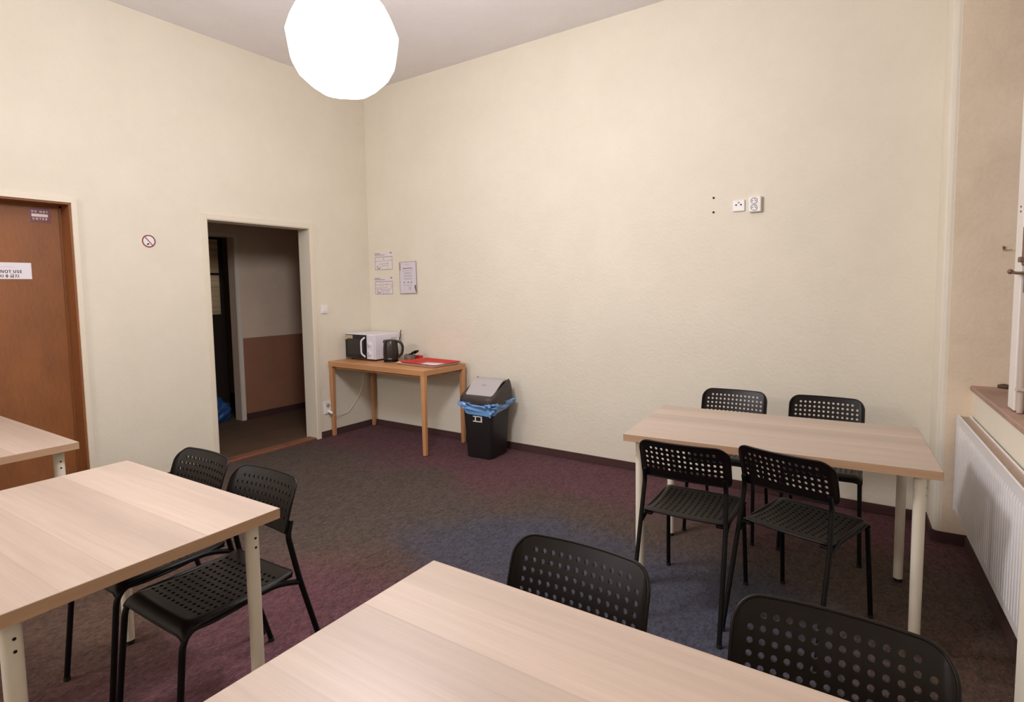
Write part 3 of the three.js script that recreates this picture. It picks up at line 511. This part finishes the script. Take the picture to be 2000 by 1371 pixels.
{ // stacked trays
  const tray = (name, label, mat, lx, lz, y, turn, w, d, group) => {
    const t = thing(name, label, 'tray', onDesk(lx, lz, y), turn, group);
    const rr = (W, D, r) => { const s = new THREE.Shape(); const a = W / 2, b = D / 2; s.moveTo(-a + r, -b); s.lineTo(a - r, -b); s.quadraticCurveTo(a, -b, a, -b + r); s.lineTo(a, b - r); s.quadraticCurveTo(a, b, a - r, b); s.lineTo(-a + r, b); s.quadraticCurveTo(-a, b, -a, b - r); s.lineTo(-a, -b + r); s.quadraticCurveTo(-a, -b, -a + r, -b); return s.getPoints(6); };
    const rings = [[w - 0.05, d - 0.05, 0.03, 0.0], [w - 0.045, d - 0.045, 0.032, 0.0015], [w - 0.014, d - 0.014, 0.04, 0.017], [w, d, 0.042, 0.019], [w, d, 0.042, 0.0165], [w - 0.016, d - 0.016, 0.04, 0.0145], [w - 0.05, d - 0.05, 0.03, -0.002]];
    const pts = rings.map(([W, D, r, y]) => rr(W, D, r).map((p) => [p.x, y + 0.002, p.y])), n = pts[0].length, pos = [], idx = [];
    pts.forEach((ring) => ring.forEach((p) => pos.push(...p)));
    for (let i = 0; i < pts.length - 1; i++) for (let k = 0; k < n; k++) { const m = (k + 1) % n; idx.push(i * n + k, (i + 1) * n + k, i * n + m, i * n + m, (i + 1) * n + k, (i + 1) * n + m); }
    for (const [ri, up] of [[0, 1], [pts.length - 1, 0]]) { const o = ri * n; for (let k = 1; k < n - 1; k++) up ? idx.push(o, o + k + 1, o + k) : idx.push(o, o + k, o + k + 1); }
    let g = new THREE.BufferGeometry(); g.setAttribute('position', new THREE.Float32BufferAttribute(pos, 3)); g.setIndex(idx); g = toCreasedNormals(g, 0.6); g.setAttribute('uv', new THREE.Float32BufferAttribute(new Float32Array(g.attributes.position.count * 2), 2));
    part('tray_body', g, mat, t); return t;
  };
  const red = new THREE.MeshStandardMaterial({ color: '#c8352f', roughness: 0.4 }), beige = new THREE.MeshStandardMaterial({ color: '#e6d9cf', roughness: 0.45 });
  tray('serving_tray', 'pale beige serving tray under the red one on the side desk', beige, 0.385, -0.062, DESK.h, -0.1, 0.52, 0.37);
  tray('serving_tray', 'red serving tray on top of the beige one on the side desk', red, 0.4, -0.062, DESK.h + 0.0075, -0.1, 0.49, 0.345);
  const paper = single('paper_sheet', rbox(0.2, 0.0008, 0.14, 0.0003), new THREE.MeshStandardMaterial({ color: '#ece2df', roughness: 0.8 }), 'white paper sheet lying in the red tray', 'paper', onDesk(0.45, -0.03, DESK.h + 0.0105)); paper.rotation.y = 0.1;
  single('red_box', rbox(0.075, 0.05, 0.035, 0.003, 0, 0.025, 0), red, 'small red box against the wall behind the red tray', 'box', onDesk(0.1, -0.22));
  const b = thing('cable_bundle', 'small grey bundle with black ends between kettle and red tray', 'bundle', onDesk(0.065, -0.13)); b.scale.setScalar(1.3);
  const greyM = new THREE.MeshPhysicalMaterial({ color: '#75685f', roughness: 0.25, clearcoat: 0.5 });
  const coil = []; for (let i = 0; i <= 60; i++) { const a = i * 0.42; coil.push(V(0.04 * Math.cos(a) * (0.8 + 0.3 * hash(i, 1, 3)), 0.012 + i * 0.0006 + 0.006 * hash(i, 2, 3), 0.035 * Math.sin(a))); }
  part('coil', tube(coil, 0.006, { bend: 0, sides: 7 }), greyM, b); part('black_end', tube([V(0.0, 0.045, 0), V(0.03, 0.068, -0.015), V(0.055, 0.075, -0.02)], 0.008, { bend: 0.012, sides: 8 }), M.blackSteel, b); part('black_end', tube([V(-0.02, 0.04, -0.02), V(0.02, 0.06, -0.045), V(0.04, 0.075, -0.05)], 0.007, { bend: 0.01, sides: 8 }), M.blackSteel, b);
}

// ---------------------------------------------------------------- swing lid bin
{
  const B = thing('waste_bin', 'black plastic bin with grey swing lid beside the side desk', 'bin', [1.698, 0, 0.252], 0.06);
  const body = new THREE.MeshStandardMaterial({ color: '#1f1b1b', roughness: 0.5 }), hood = new THREE.MeshStandardMaterial({ color: '#3b3230', roughness: 0.45 }), flapM = new THREE.MeshStandardMaterial({ color: '#b5b0b0', roughness: 0.45 });
  const ring = (W, D, r, n = 6) => { const o = [], a = W / 2, b = D / 2; for (const [cx, cz, s] of [[a - r, b - r, 0], [-a + r, b - r, 1], [-a + r, -b + r, 2], [a - r, -b + r, 3]]) for (let i = 0; i <= n; i++) { const t = (s + i / n) * Math.PI / 2; o.push([cx + r * Math.cos(t), cz + r * Math.sin(t)]); } return o; };
  const loft = (rings, capTop, capBot, crease = 0.7) => {
    const n = rings[0].length, pos = rings.flat(2), idx = [];
    for (let i = 0; i < rings.length - 1; i++) for (let k = 0; k < n; k++) { const m = (k + 1) % n; idx.push(i * n + k, (i + 1) * n + k, i * n + m, i * n + m, (i + 1) * n + k, (i + 1) * n + m); }
    if (capBot) for (let k = 1; k < n - 1; k++) idx.push(0, k, k + 1); if (capTop) { const o = (rings.length - 1) * n; for (let k = 1; k < n - 1; k++) idx.push(o, o + k + 1, o + k); }
    let g = new THREE.BufferGeometry(); g.setAttribute('position', new THREE.Float32BufferAttribute(pos, 3)); g.setIndex(idx); g = toCreasedNormals(g, crease); g.setAttribute('uv', new THREE.Float32BufferAttribute(new Float32Array(g.attributes.position.count * 2), 2)); return g;
  };
  const lv = (W, D, r, y) => ring(W, D, r).map(([x, z]) => [x, y, z]);
  part('body', loft([lv(0.245, 0.27, 0.04, 0), lv(0.257, 0.282, 0.045, 0.012), lv(0.3, 0.33, 0.05, 0.475)], true, true), body, B);
  // hood: low at the front, highest towards the rear, with an opening filled by the flap
  const yTop = (z) => { const f = (0.165 - z) / 0.33; const s = Math.min(1, Math.max(0, (f - 0.06) / 0.6)); const e = s * s * (3 - 2 * s) * 0.6 + s * 0.4; return 0.53 + 0.122 * e - (f > 0.78 ? (f - 0.78) ** 2 * 1.5 : 0); };
  const base = ring(0.362, 0.372, 0.07), hr = [base.map(([x, z]) => [x * 0.985, 0.455, z * 0.985]), base.map(([x, z]) => [x, 0.46, z]), base.map(([x, z]) => [x, 0.488, z])];
  for (const [k, f] of [[0.985, 0.42], [0.962, 0.76], [0.93, 0.95], [0.895, 1.035], [0.86, 1.03], [0.83, 0.965], [0.76, 0.955], [0.5, 0.955], [0.25, 0.955]]) hr.push(base.map(([x, z]) => { const zz = z * (k * 0.55 + 0.45), xx = x * k; return [xx, 0.488 + (yTop(zz) - 0.488) * f, zz]; }));
  part('hood', loft(hr, true, false, 0.9), hood, B);
  // flap: a gently curved plate between the cheeks, following the hood's slope
  { const pos = [], idx = [], nx = 8, nz = 14, half = 0.15;
    for (const t of [0.0, -0.012]) for (let j = 0; j <= nz; j++) for (let i = 0; i <= nx; i++) { const z = 0.126 - 0.25 * j / nz, q = j / nz, hw = 0.134 + 0.014 * Math.sin(q * 1.57) - (j === 0 ? 0.012 : 0), x = -hw + 2 * hw * i / nx; pos.push(x, yTop(z) - 0.002 + 0.005 * (1 - (x / half) ** 2) + t, z); }
    const w = nx + 1, o = w * (nz + 1); for (let j = 0; j < nz; j++) for (let i = 0; i < nx; i++) { const a = j * w + i; idx.push(a, a + 1, a + w, a + 1, a + w + 1, a + w, o + a, o + a + w, o + a + 1, o + a + 1, o + a + w, o + a + w + 1); }
    for (let j = 0; j < nz; j++) for (const i of [0, nx]) { const a = j * w + i, b = a + w; i ? idx.push(a, o + a, b, b, o + a, o + b) : idx.push(a, b, o + a, b, o + b, o + a); }
    for (let i = 0; i < nx; i++) for (const j of [0, nz]) { const a = j * w + i, b = a + 1; j ? idx.push(a, b, o + a, b, o + b, o + a) : idx.push(a, o + a, b, b, o + a, o + b); }
    let g = new THREE.BufferGeometry(); g.setAttribute('position', new THREE.Float32BufferAttribute(pos, 3)); g.setIndex(idx); g = toCreasedNormals(g, 0.6); g.setAttribute('uv', new THREE.Float32BufferAttribute(new Float32Array(g.attributes.position.count * 2), 2));
    const f = part('swing_flap', g, flapM, B); const z = 0.03, mk = rbox(0.045, 0.0015, 0.008, 0.0006, 0, 0, 0); mk.rotateX(-0.55); mk.translate(0, yTop(z) + 0.005, z); part('embossed_mark', mk, M.socketGrey, f); }
  const clip = part('clip_handle', merge([rbox(0.012, 0.05, 0.006, 0.002, 0.04, 0.37, 0), rbox(0.09, 0.008, 0.006, 0.002, 0.0, 0.391, 0), rbox(0.09, 0.008, 0.006, 0.002, 0.0, 0.349, 0), rbox(0.01, 0.05, 0.006, 0.002, -0.02, 0.37, 0)]), M.socket, B); clip.position.set(0.012, -0.028, 0.1605);
  // blue liner hanging over the rim in folds
  const L = thing('bin_liner', 'blue plastic liner bulging from under the bin lid', 'bag', [1.698, 0, 0.252], 0.06);
  const n = 120, rings = []; const rimPt = (k) => { const a = (k / n) * Math.PI * 2, c = Math.cos(a), s = Math.sin(a), e = 0.28; return [0.155 * Math.sign(c) * Math.abs(c) ** e, 0.17 * Math.sign(s) * Math.abs(s) ** e, a]; };
  const drop = (a) => 0.05 + 0.06 * Math.max(0, Math.cos(a - 1.0)) ** 1.5 + 0.05 * (fbm(Math.cos(a) * 3 + 5, Math.sin(a) * 3 + 5, 111, 3) - 0.4);
  for (let j = 0; j <= 8; j++) { const f = j / 8; rings.push(Array.from({ length: n }, (_, k) => { const [x, z, a] = rimPt(k); const fold = (0.5 - Math.abs(fbm((x + z * 0.8) * 13 + f * 2.6 + 4, (x - z) * 9 + f * 3.2 + 7, 117, 3) - 0.5) * 4) * 0.055 * Math.sin(Math.PI * Math.min(1, f * 0.9 + 0.15)); const out = 1 + 0.28 * Math.sin(Math.PI * Math.min(1, 0.35 + f * 0.62)) * (0.55 + 0.35 * Math.abs(Math.cos(a))) * (1 - 0.5 * f * f) - 0.06; const q = Math.max(1.012, out + fold / 0.17 * 0.8); return [x * q, 0.484 - drop(a) * f - 0.006 * Math.sin(a * 9) * f, z * q]; })); }
  part('film', loft(rings, false, false, 1.2), new THREE.MeshPhysicalMaterial({ color: '#7fb6f2', roughness: 0.25, side: THREE.DoubleSide, transmission: 0.25, thickness: 0 }), L);
}

// ---------------------------------------------------------------- things on the walls
{ // light switch and socket by the doorway
  const s = thing('light_switch', 'white light switch between the doorway and the side desk', 'switch', [0, 1.254, 0.588]);
  part('plate', rbox(0.012, 0.082, 0.082, 0.003, 0.006, 0, 0), M.socket, s); part('rocker', rbox(0.008, 0.052, 0.052, 0.002, 0.014, 0, 0), M.socket, s);
  const o = thing('wall_socket', 'white socket low on the wall behind the front leg of the side desk', 'socket', [0, 0.29, 0.594]);
  part('plate', rbox(0.014, 0.12, 0.082, 0.003, 0.007, 0, 0), M.socket, o);
  part('recess', disc(0.02, 0.004, 0.0145, 0.02, 0, 'x', 24), M.socketGrey, o); for (const k of [-1, 1]) part('contact_hole', disc(0.0035, 0.004, 0.0155, 0.02, k * 0.0095, 'x', 10), M.hole, o);
  const p = thing('plug_cord', 'thin white cord with plug running from the low socket under the side desk', 'cord', [0, 0, 0]);
  part('plug', tube([V(0.016, 0.255, 0.594), V(0.05, 0.25, 0.594), V(0.06, 0.235, 0.585)], 0.014, { bend: 0.012, sides: 10 }), M.socket, p);
  part('wire', tube([V(0.056, 0.24, 0.585), V(0.05, 0.2, 0.54), V(0.02, 0.19, 0.45), V(0.02, 0.2, 0.36), V(0.02, 0.25, 0.3), V(0.02, 0.33, 0.23), V(0.02, 0.38, 0.19), V(0.02, 0.46, 0.16), V(0.02, 0.68, 0.13)], 0.0032, { bend: 0.06, sides: 8 }), M.whitePaint, p);
}
{ // sockets above the table, with two empty screw holes and a touched-up patch beside them
  const a = thing('aerial_socket', 'white aerial socket with two dark holes on the back wall', 'socket', [3.685, 1.966, 0]);
  part('plate', rbox(0.078, 0.076, 0.014, 0.005, 0, 0, 0.007, 3), M.socket, a); part('contact_hole', disc(0.0055, 0.003, -0.0155, 0.005, 0.0135), M.hole, a); part('contact_hole', disc(0.0055, 0.003, 0.0155, 0.005, 0.0135), M.hole, a); part('screw', disc(0.007, 0.003, 0, 0.02, 0.0138), M.socketGrey, a);
  const b = thing('double_socket', 'white raised double power socket next to the aerial socket', 'socket', [3.791, 1.965, 0]);
  part('housing', rbox(0.078, 0.102, 0.034, 0.006, 0, 0, 0.017, 3), M.socket, b);
  for (const y of [0.022, -0.022]) {
    const g = new THREE.LatheGeometry([[0.0, 0.0], [0.0165, 0.0], [0.0185, 0.0045], [0.0205, 0.0045]].map(([r, h]) => new THREE.Vector2(r, h)), 28); g.rotateX(Math.PI / 2); g.translate(-0.004, y, 0.0338);
    const w = part('recess', g, M.socketGrey, b); for (const k of [-1, 1]) part('contact_hole', disc(0.003, 0.003, -0.004 + k * 0.0095, y, 0.0345, 'z', 10), M.hole, w); part('earth_pin', disc(0.0028, 0.014, -0.004, y + 0.012, 0.039, 'z', 10), M.steel, w);
  }
  for (const [x, y, l] of [[3.517, 2.036, 'upper'], [3.517, 1.937, 'lower']]) single('screw_hole', disc(0.0075, 0.004, 0, 0, 0.0005, 'z', 12), M.hole, l + ' of two dark screw holes beside the aerial socket on the wall', 'hole', [x, y, 0]);
}
const PLAN = (kind) => (c, w, h) => {
  c.fillStyle = '#e4dbda'; c.fillRect(0, 0, w, h); c.strokeStyle = '#7c7072'; c.fillStyle = '#8d8284';
  c.fillRect(w * 0.02, h * 0.08, w * 0.3, h * 0.04); c.fillRect(w * 0.02, h * 0.16, w * 0.55, h * 0.03); c.fillRect(w * 0.86, h * 0.05, w * 0.09, h * 0.07); c.lineWidth = w * 0.016; c.strokeRect(w * 0.05, h * 0.28, w * 0.92, h * 0.68); c.lineWidth = w * 0.01;
  const L = (a) => { c.beginPath(); a.forEach(([x, y], i) => i ? c.lineTo(x * w, y * h) : c.moveTo(x * w, y * h)); c.stroke(); };
  if (kind === 0) { L([[0.05, 0.5], [0.66, 0.5]]); L([[0.72, 0.48], [0.97, 0.48]]); L([[0.26, 0.66], [0.74, 0.64], [0.74, 0.5]]); L([[0.36, 0.76], [0.7, 0.74]]); L([[0.74, 0.64], [0.74, 0.95]]); c.fillRect(w * 0.48, h * 0.36, w * 0.06, h * 0.05); }
  else { for (const y of [0.46, 0.62, 0.7]) L([[0.05, y], [0.36, y]]); L([[0.36, 0.28], [0.36, 0.7], [0.86, 0.7], [0.86, 0.56], [0.97, 0.56]]); L([[0.46, 0.36], [0.46, 0.6], [0.66, 0.6], [0.66, 0.36]]); L([[0.46, 0.44], [0.97, 0.44]]); L([[0.36, 0.78], [0.8, 0.78]]); for (let i = 0; i < 5; i++) L([[0.4 + i * 0.09, 0.78], [0.4 + i * 0.09, 0.95]]); }
  c.lineWidth = w * 0.03; c.beginPath(); c.arc(w * 0.24, h * 0.8, w * 0.075, 0, Math.PI * 1.2); c.stroke();
};
sheet('wall_notice', 'upper of two white printed floor plans in the room corner', 'notice', 0.272, 0.192, 0.0012, PLAN(0), 512, (m) => m.position.set(0.217, 1.73, 0.0008), 0.6);
sheet('wall_notice', 'lower of two white printed floor plans in the room corner', 'notice', 0.28, 0.188, 0.0012, PLAN(1), 512, (m) => m.position.set(0.211, 1.478, 0.0008), 0.6);
{
  const f = thing('framed_notice', 'tall printed notice in a clear holder on the back wall', 'notice', [0.565, 1.552, 0], 0);
  const map = canvasTex(512, 724, (c, w, h) => {
    c.fillStyle = '#ddd5dc'; c.fillRect(0, 0, w, h); c.fillStyle = '#6b6066'; c.strokeStyle = '#8b8086'; c.lineWidth = 5; c.beginPath(); c.moveTo(w * 0.32, h * 0.1); c.quadraticCurveTo(w * 0.45, h * 0.05, w * 0.6, h * 0.1); c.stroke();
    c.fillRect(w * 0.18, h * 0.19, w * 0.6, h * 0.022); c.fillStyle = '#a59aa2'; for (const [y, a, b] of [[0.27, 0.15, 0.82], [0.33, 0.28, 0.66], [0.36, 0.24, 0.74], [0.42, 0.22, 0.78], [0.45, 0.25, 0.74], [0.51, 0.24, 0.76], [0.55, 0.26, 0.7], [0.73, 0.2, 0.75]]) c.fillRect(w * a, h * y, w * (b - a), h * 0.012);
    c.fillStyle = '#6f656b'; for (const x of [0.26, 0.5, 0.69]) { c.beginPath(); c.arc(w * x, h * 0.65, w * 0.035, 0, 7); c.fill(); }
    c.fillStyle = '#6e6068'; c.beginPath(); c.moveTo(w * 0.97, h * 0.72); c.lineTo(w * 0.87, h * 0.78); c.lineTo(w * 0.95, h * 0.97); c.lineTo(w, h * 0.97); c.fill(); c.fillStyle = '#b08f7e'; c.fillRect(0, h * 0.02, w * 0.06, h * 0.25);
    c.fillStyle = '#b9c4d2'; c.beginPath(); c.arc(w * 0.6, h * 0.84, w * 0.09, 0, 7); c.fill();
  });
  const print = new THREE.MeshStandardMaterial({ map, roughness: 0.35 }); const g = new THREE.BoxGeometry(0.222, 0.31, 0.002); const m = part('print', g, print, f); m.position.z = 0.006; m.material = [M.whitePaint, M.whitePaint, M.whitePaint, M.whitePaint, print, M.whitePaint];
  const holder = new THREE.MeshStandardMaterial({ color: '#9a8d88', roughness: 0.3 });
  part('back_plate', rbox(0.228, 0.318, 0.004, 0.001, 0, 0, 0.003), holder, f);
  for (const g2 of [rbox(0.228, 0.004, 0.009, 0.001, 0, 0.157, 0.0045), rbox(0.228, 0.006, 0.012, 0.001, 0, -0.157, 0.006), rbox(0.003, 0.318, 0.009, 0.001, -0.1135, 0, 0.0045), rbox(0.003, 0.318, 0.009, 0.001, 0.1135, 0, 0.0045)]) part('rim', g2, holder, f);
  f.rotation.z = 0.015;
}

// ---------------------------------------------------------------- window, sill, radiator (in the frame of the turned wall)
{
  const w = struct('window_1', null, null, 'white painted old window with brown bolt rod above the radiator', 'window');
  const { z0, z1, top } = NICHE, ys = 0.88, wx = 0.42;
  part('sill_board', atRW(rbox(wx - NICHE.x + 0.02, 0.026, z1 - z0 - 0.01, 0.006, (wx + NICHE.x - 0.01) / 2, ys - 0.013, (z0 + z1) / 2)), M.sill, w);
  const bar = (x0, x1, y0, y1, a, b) => atRW(rbox(x1 - x0, y1 - y0, b - a, 0.006, (x0 + x1) / 2, (y0 + y1) / 2, (a + b) / 2));
  // outer casement: frame, mullion, transom, panes
  const fr = part('outer_frame', merge([bar(wx, wx + 0.06, ys, top, z0, z0 + 0.07), bar(wx, wx + 0.06, ys, top, z1 - 0.07, z1), bar(wx, wx + 0.06, ys, ys + 0.07, z0, z1), bar(wx, wx + 0.06, top - 0.07, top, z0, z1), bar(wx, wx + 0.06, ys, top, (z0 + z1) / 2 - 0.05, (z0 + z1) / 2 + 0.05), bar(wx, wx + 0.06, 2.3, 2.38, z0, z1)]), M.whiteGloss, w);
  const zm = (z0 + z1) / 2; for (const [a, b] of [[z0 + 0.06, zm - 0.04], [zm + 0.04, z1 - 0.06]]) for (const [c, d] of [[ys + 0.06, 2.31], [2.37, top - 0.06]]) part('pane', atRW(box(wx + 0.026, wx + 0.032, c, d, a, b)), M.glass, w);
  // inner sash: its meeting stile with the espagnolette stands near the edge of the sill
  const sx = 0.167, sz = 0.885, ex = 0.042;
  const sx2 = sx + 0.036, sz2 = sz + 0.06;
  const sash = part('inner_sash', merge([bar(sx2, sx2 + ex, ys + 0.004, top - 0.02, sz2, sz2 + 0.11), bar(sx2, sx2 + ex, ys + 0.004, top - 0.02, z1 - 0.09, z1 - 0.01), bar(sx2, sx2 + ex, ys + 0.004, ys + 0.1, sz2, z1 - 0.01), bar(sx2, sx2 + ex, top - 0.1, top - 0.02, sz2, z1 - 0.01), bar(sx2, sx2 + ex, 2.0, 2.07, sz2, z1 - 0.01)]), M.whiteGloss, w);
  part('cover_stile', bar(sx, sx + 0.05, ys + 0.004, top - 0.02, sz, sz + 0.1), M.whiteGloss, sash);
  for (const [c, d] of [[ys + 0.09, 2.01], [2.06, top - 0.09]]) part('pane', atRW(box(sx2 + 0.018, sx2 + 0.022, c, d, sz2 + 0.1, z1 - 0.08)), M.glass, sash);
  const rx = sx + 0.016, rz = sz + 0.122;
  const rod = part('bolt_rod', atRW(tube([V(rx, ys + 0.002, rz), V(rx, top - 0.04, rz)], 0.01, { bend: 0, sides: 12 })), M.brownIron, w);
  const rodBase = new THREE.MeshStandardMaterial({ color: '#bfae9f', roughness: 0.4 });
  part('rod_sleeve', atRW(tube([V(rx, ys + 0.003, rz), V(rx, ys + 0.5, rz)], 0.0115, { bend: 0, sides: 12 })), rodBase, rod); part('collar', atRW(rbox(0.034, 0.014, 0.034, 0.004, rx, ys + 0.1, rz)), rodBase, rod);
  part('knob', atRW(tube([V(rx, 1.46, rz), V(rx - 0.03, 1.46, rz - 0.005), V(rx - 0.046, 1.465, rz - 0.01)], 0.006, { bend: 0.01, sides: 8 })), M.brownIron, rod);
  const kn = new THREE.SphereGeometry(0.0105, 12, 8); kn.translate(rx - 0.05, 1.467, rz - 0.012); part('knob_ball', atRW(kn), M.brownIron, rod);
  part('lever', atRW(rbox(0.02, 0.16, 0.024, 0.006, rx - 0.008, 1.57, rz)), M.brownIron, rod); part('keeper', atRW(rbox(0.03, 0.022, 0.03, 0.004, rx - 0.014, 1.515, rz)), M.brownIron, rod);
  for (const y of [1.735, 1.715]) part('screw', atRW(disc(0.004, 0.003, sx - 0.0005, y, sz + 0.06, 'x', 10)), M.hole, sash);
}
{ // small hook on the niche side and a lump of loose plaster on the sill
  const h = thing('wall_hook', 'tiny bent wire hook on the plaster beside the window', 'hook', [5.04, 1.585, 0.272]); h.scale.setScalar(0.7);
  part('wire', tube([V(-0.02, 0.03, 0.001), V(-0.018, 0.0, 0.012), V(0.03, 0.004, 0.014)], 0.0025, { bend: 0.006, sides: 6 }), M.brownIron, h); part('plate', rbox(0.008, 0.02, 0.004, 0.001, -0.012, 0.02, 0.002), M.brownIron, h);
  const g = new THREE.IcosahedronGeometry(0.022, 3), p = g.attributes.position; for (let i = 0; i < p.count; i++) { const n = 1 + (fbm(p.getX(i) * 60 + 3, p.getY(i) * 60 + p.getZ(i) * 50, 131, 3) - 0.5) * 0.8; p.setXYZ(i, p.getX(i) * n * 1.3, Math.max(-0.008, p.getY(i) * n * 0.6), p.getZ(i) * n); }
  const q = mergeVertices((g.deleteAttribute('normal'), g.deleteAttribute('uv'), g)); q.computeVertexNormals(); q.translate(0, 0.008, 0); single('plaster_lump', q, new THREE.MeshStandardMaterial({ color: '#5b4538', roughness: 0.9 }), 'small dark lump lying at the back of the window sill', 'lump', [5.055, 0.88, 0.3]);
}
{
  const R = thing('radiator', 'white ribbed panel radiator under the window', 'radiator', [0, 0, 0]);
  const x0 = 0.078, x1 = 0.136, z0 = 0.315, z1 = 1.8, y0 = 0.205, y1 = 0.72;
  // pressed front panel: vertical ribs between flat edges
  const ribs = 40, pos = [], idx = [], prof = [[z0, 0]]; const a = z0 + 0.03, b = z1 - 0.03, pw = (b - a) / ribs;
  for (let i = 0; i < ribs; i++) for (const [f, d] of [[0.1, 0], [0.28, -0.0045], [0.72, -0.0045], [0.9, 0]]) prof.push([a + (i + f) * pw, d]); prof.push([z1, 0]);
  const rows = [[y0, 0], [y0 + 0.03, 0], [y0 + 0.045, 1], [y1 - 0.06, 1], [y1 - 0.045, 0], [y1, 0]];
  for (const [y, k] of rows) for (const [z, d] of prof) pos.push(x0 + d * k + 0.006, y, z);
  const n = prof.length; for (let j = 0; j < rows.length - 1; j++) for (let i = 0; i < n - 1; i++) { const q = j * n + i; idx.push(q, q + 1, q + n, q + 1, q + n + 1, q + n); }
  let g = new THREE.BufferGeometry(); g.setAttribute('position', new THREE.Float32BufferAttribute(pos, 3)); g.setIndex(idx); g = toCreasedNormals(g, 0.35); g.setAttribute('uv', new THREE.Float32BufferAttribute(new Float32Array(g.attributes.position.count * 2), 2));
  part('front_panel', atRW(merge([g, box(x0 + 0.007, x0 + 0.012, y0, y1, z0, z1)])), M.radiator, R);
  part('back_panel', atRW(rbox(0.012, y1 - y0 - 0.02, z1 - z0, 0.003, x1 - 0.006, (y0 + y1) / 2, (z0 + z1) / 2)), M.radiator, R);
  for (const z of [z0, z1]) part('side_panel', atRW(rbox(x1 - x0, y1 - y0, 0.004, 0.001, (x0 + x1) / 2, (y0 + y1) / 2, z)), M.radiator, R);
  part('top_rim', atRW(rbox(0.008, 0.012, z1 - z0, 0.003, x0 + 0.006, y1, (z0 + z1) / 2)), M.radiator, R); part('top_rim', atRW(rbox(0.006, 0.012, z1 - z0, 0.0025, x1 - 0.004, y1, (z0 + z1) / 2)), M.radiator, R);
  const gr = []; for (let i = 0; i < 74; i++) gr.push(box(x0 + 0.01, x1 - 0.007, y1 - 0.006, y1 - 0.003, z0 + 0.005 + i * 0.02, z0 + 0.019 + i * 0.02)); gr.push(box(x0 + 0.01, x0 + 0.02, y1 - 0.007, y1 - 0.0028, z0, z1), box(x1 - 0.018, x1 - 0.007, y1 - 0.007, y1 - 0.0028, z0, z1));
  part('top_grille', atRW(merge(gr)), M.radiatorTop, R);
  for (const z of [0.55, 1.55]) part('wall_bracket', atRW(rbox(0.014, 0.5, 0.03, 0.002, x1 + 0.005, (y0 + y1) / 2, z)), M.radiator, R);
}

renderer.render(scene, camera);
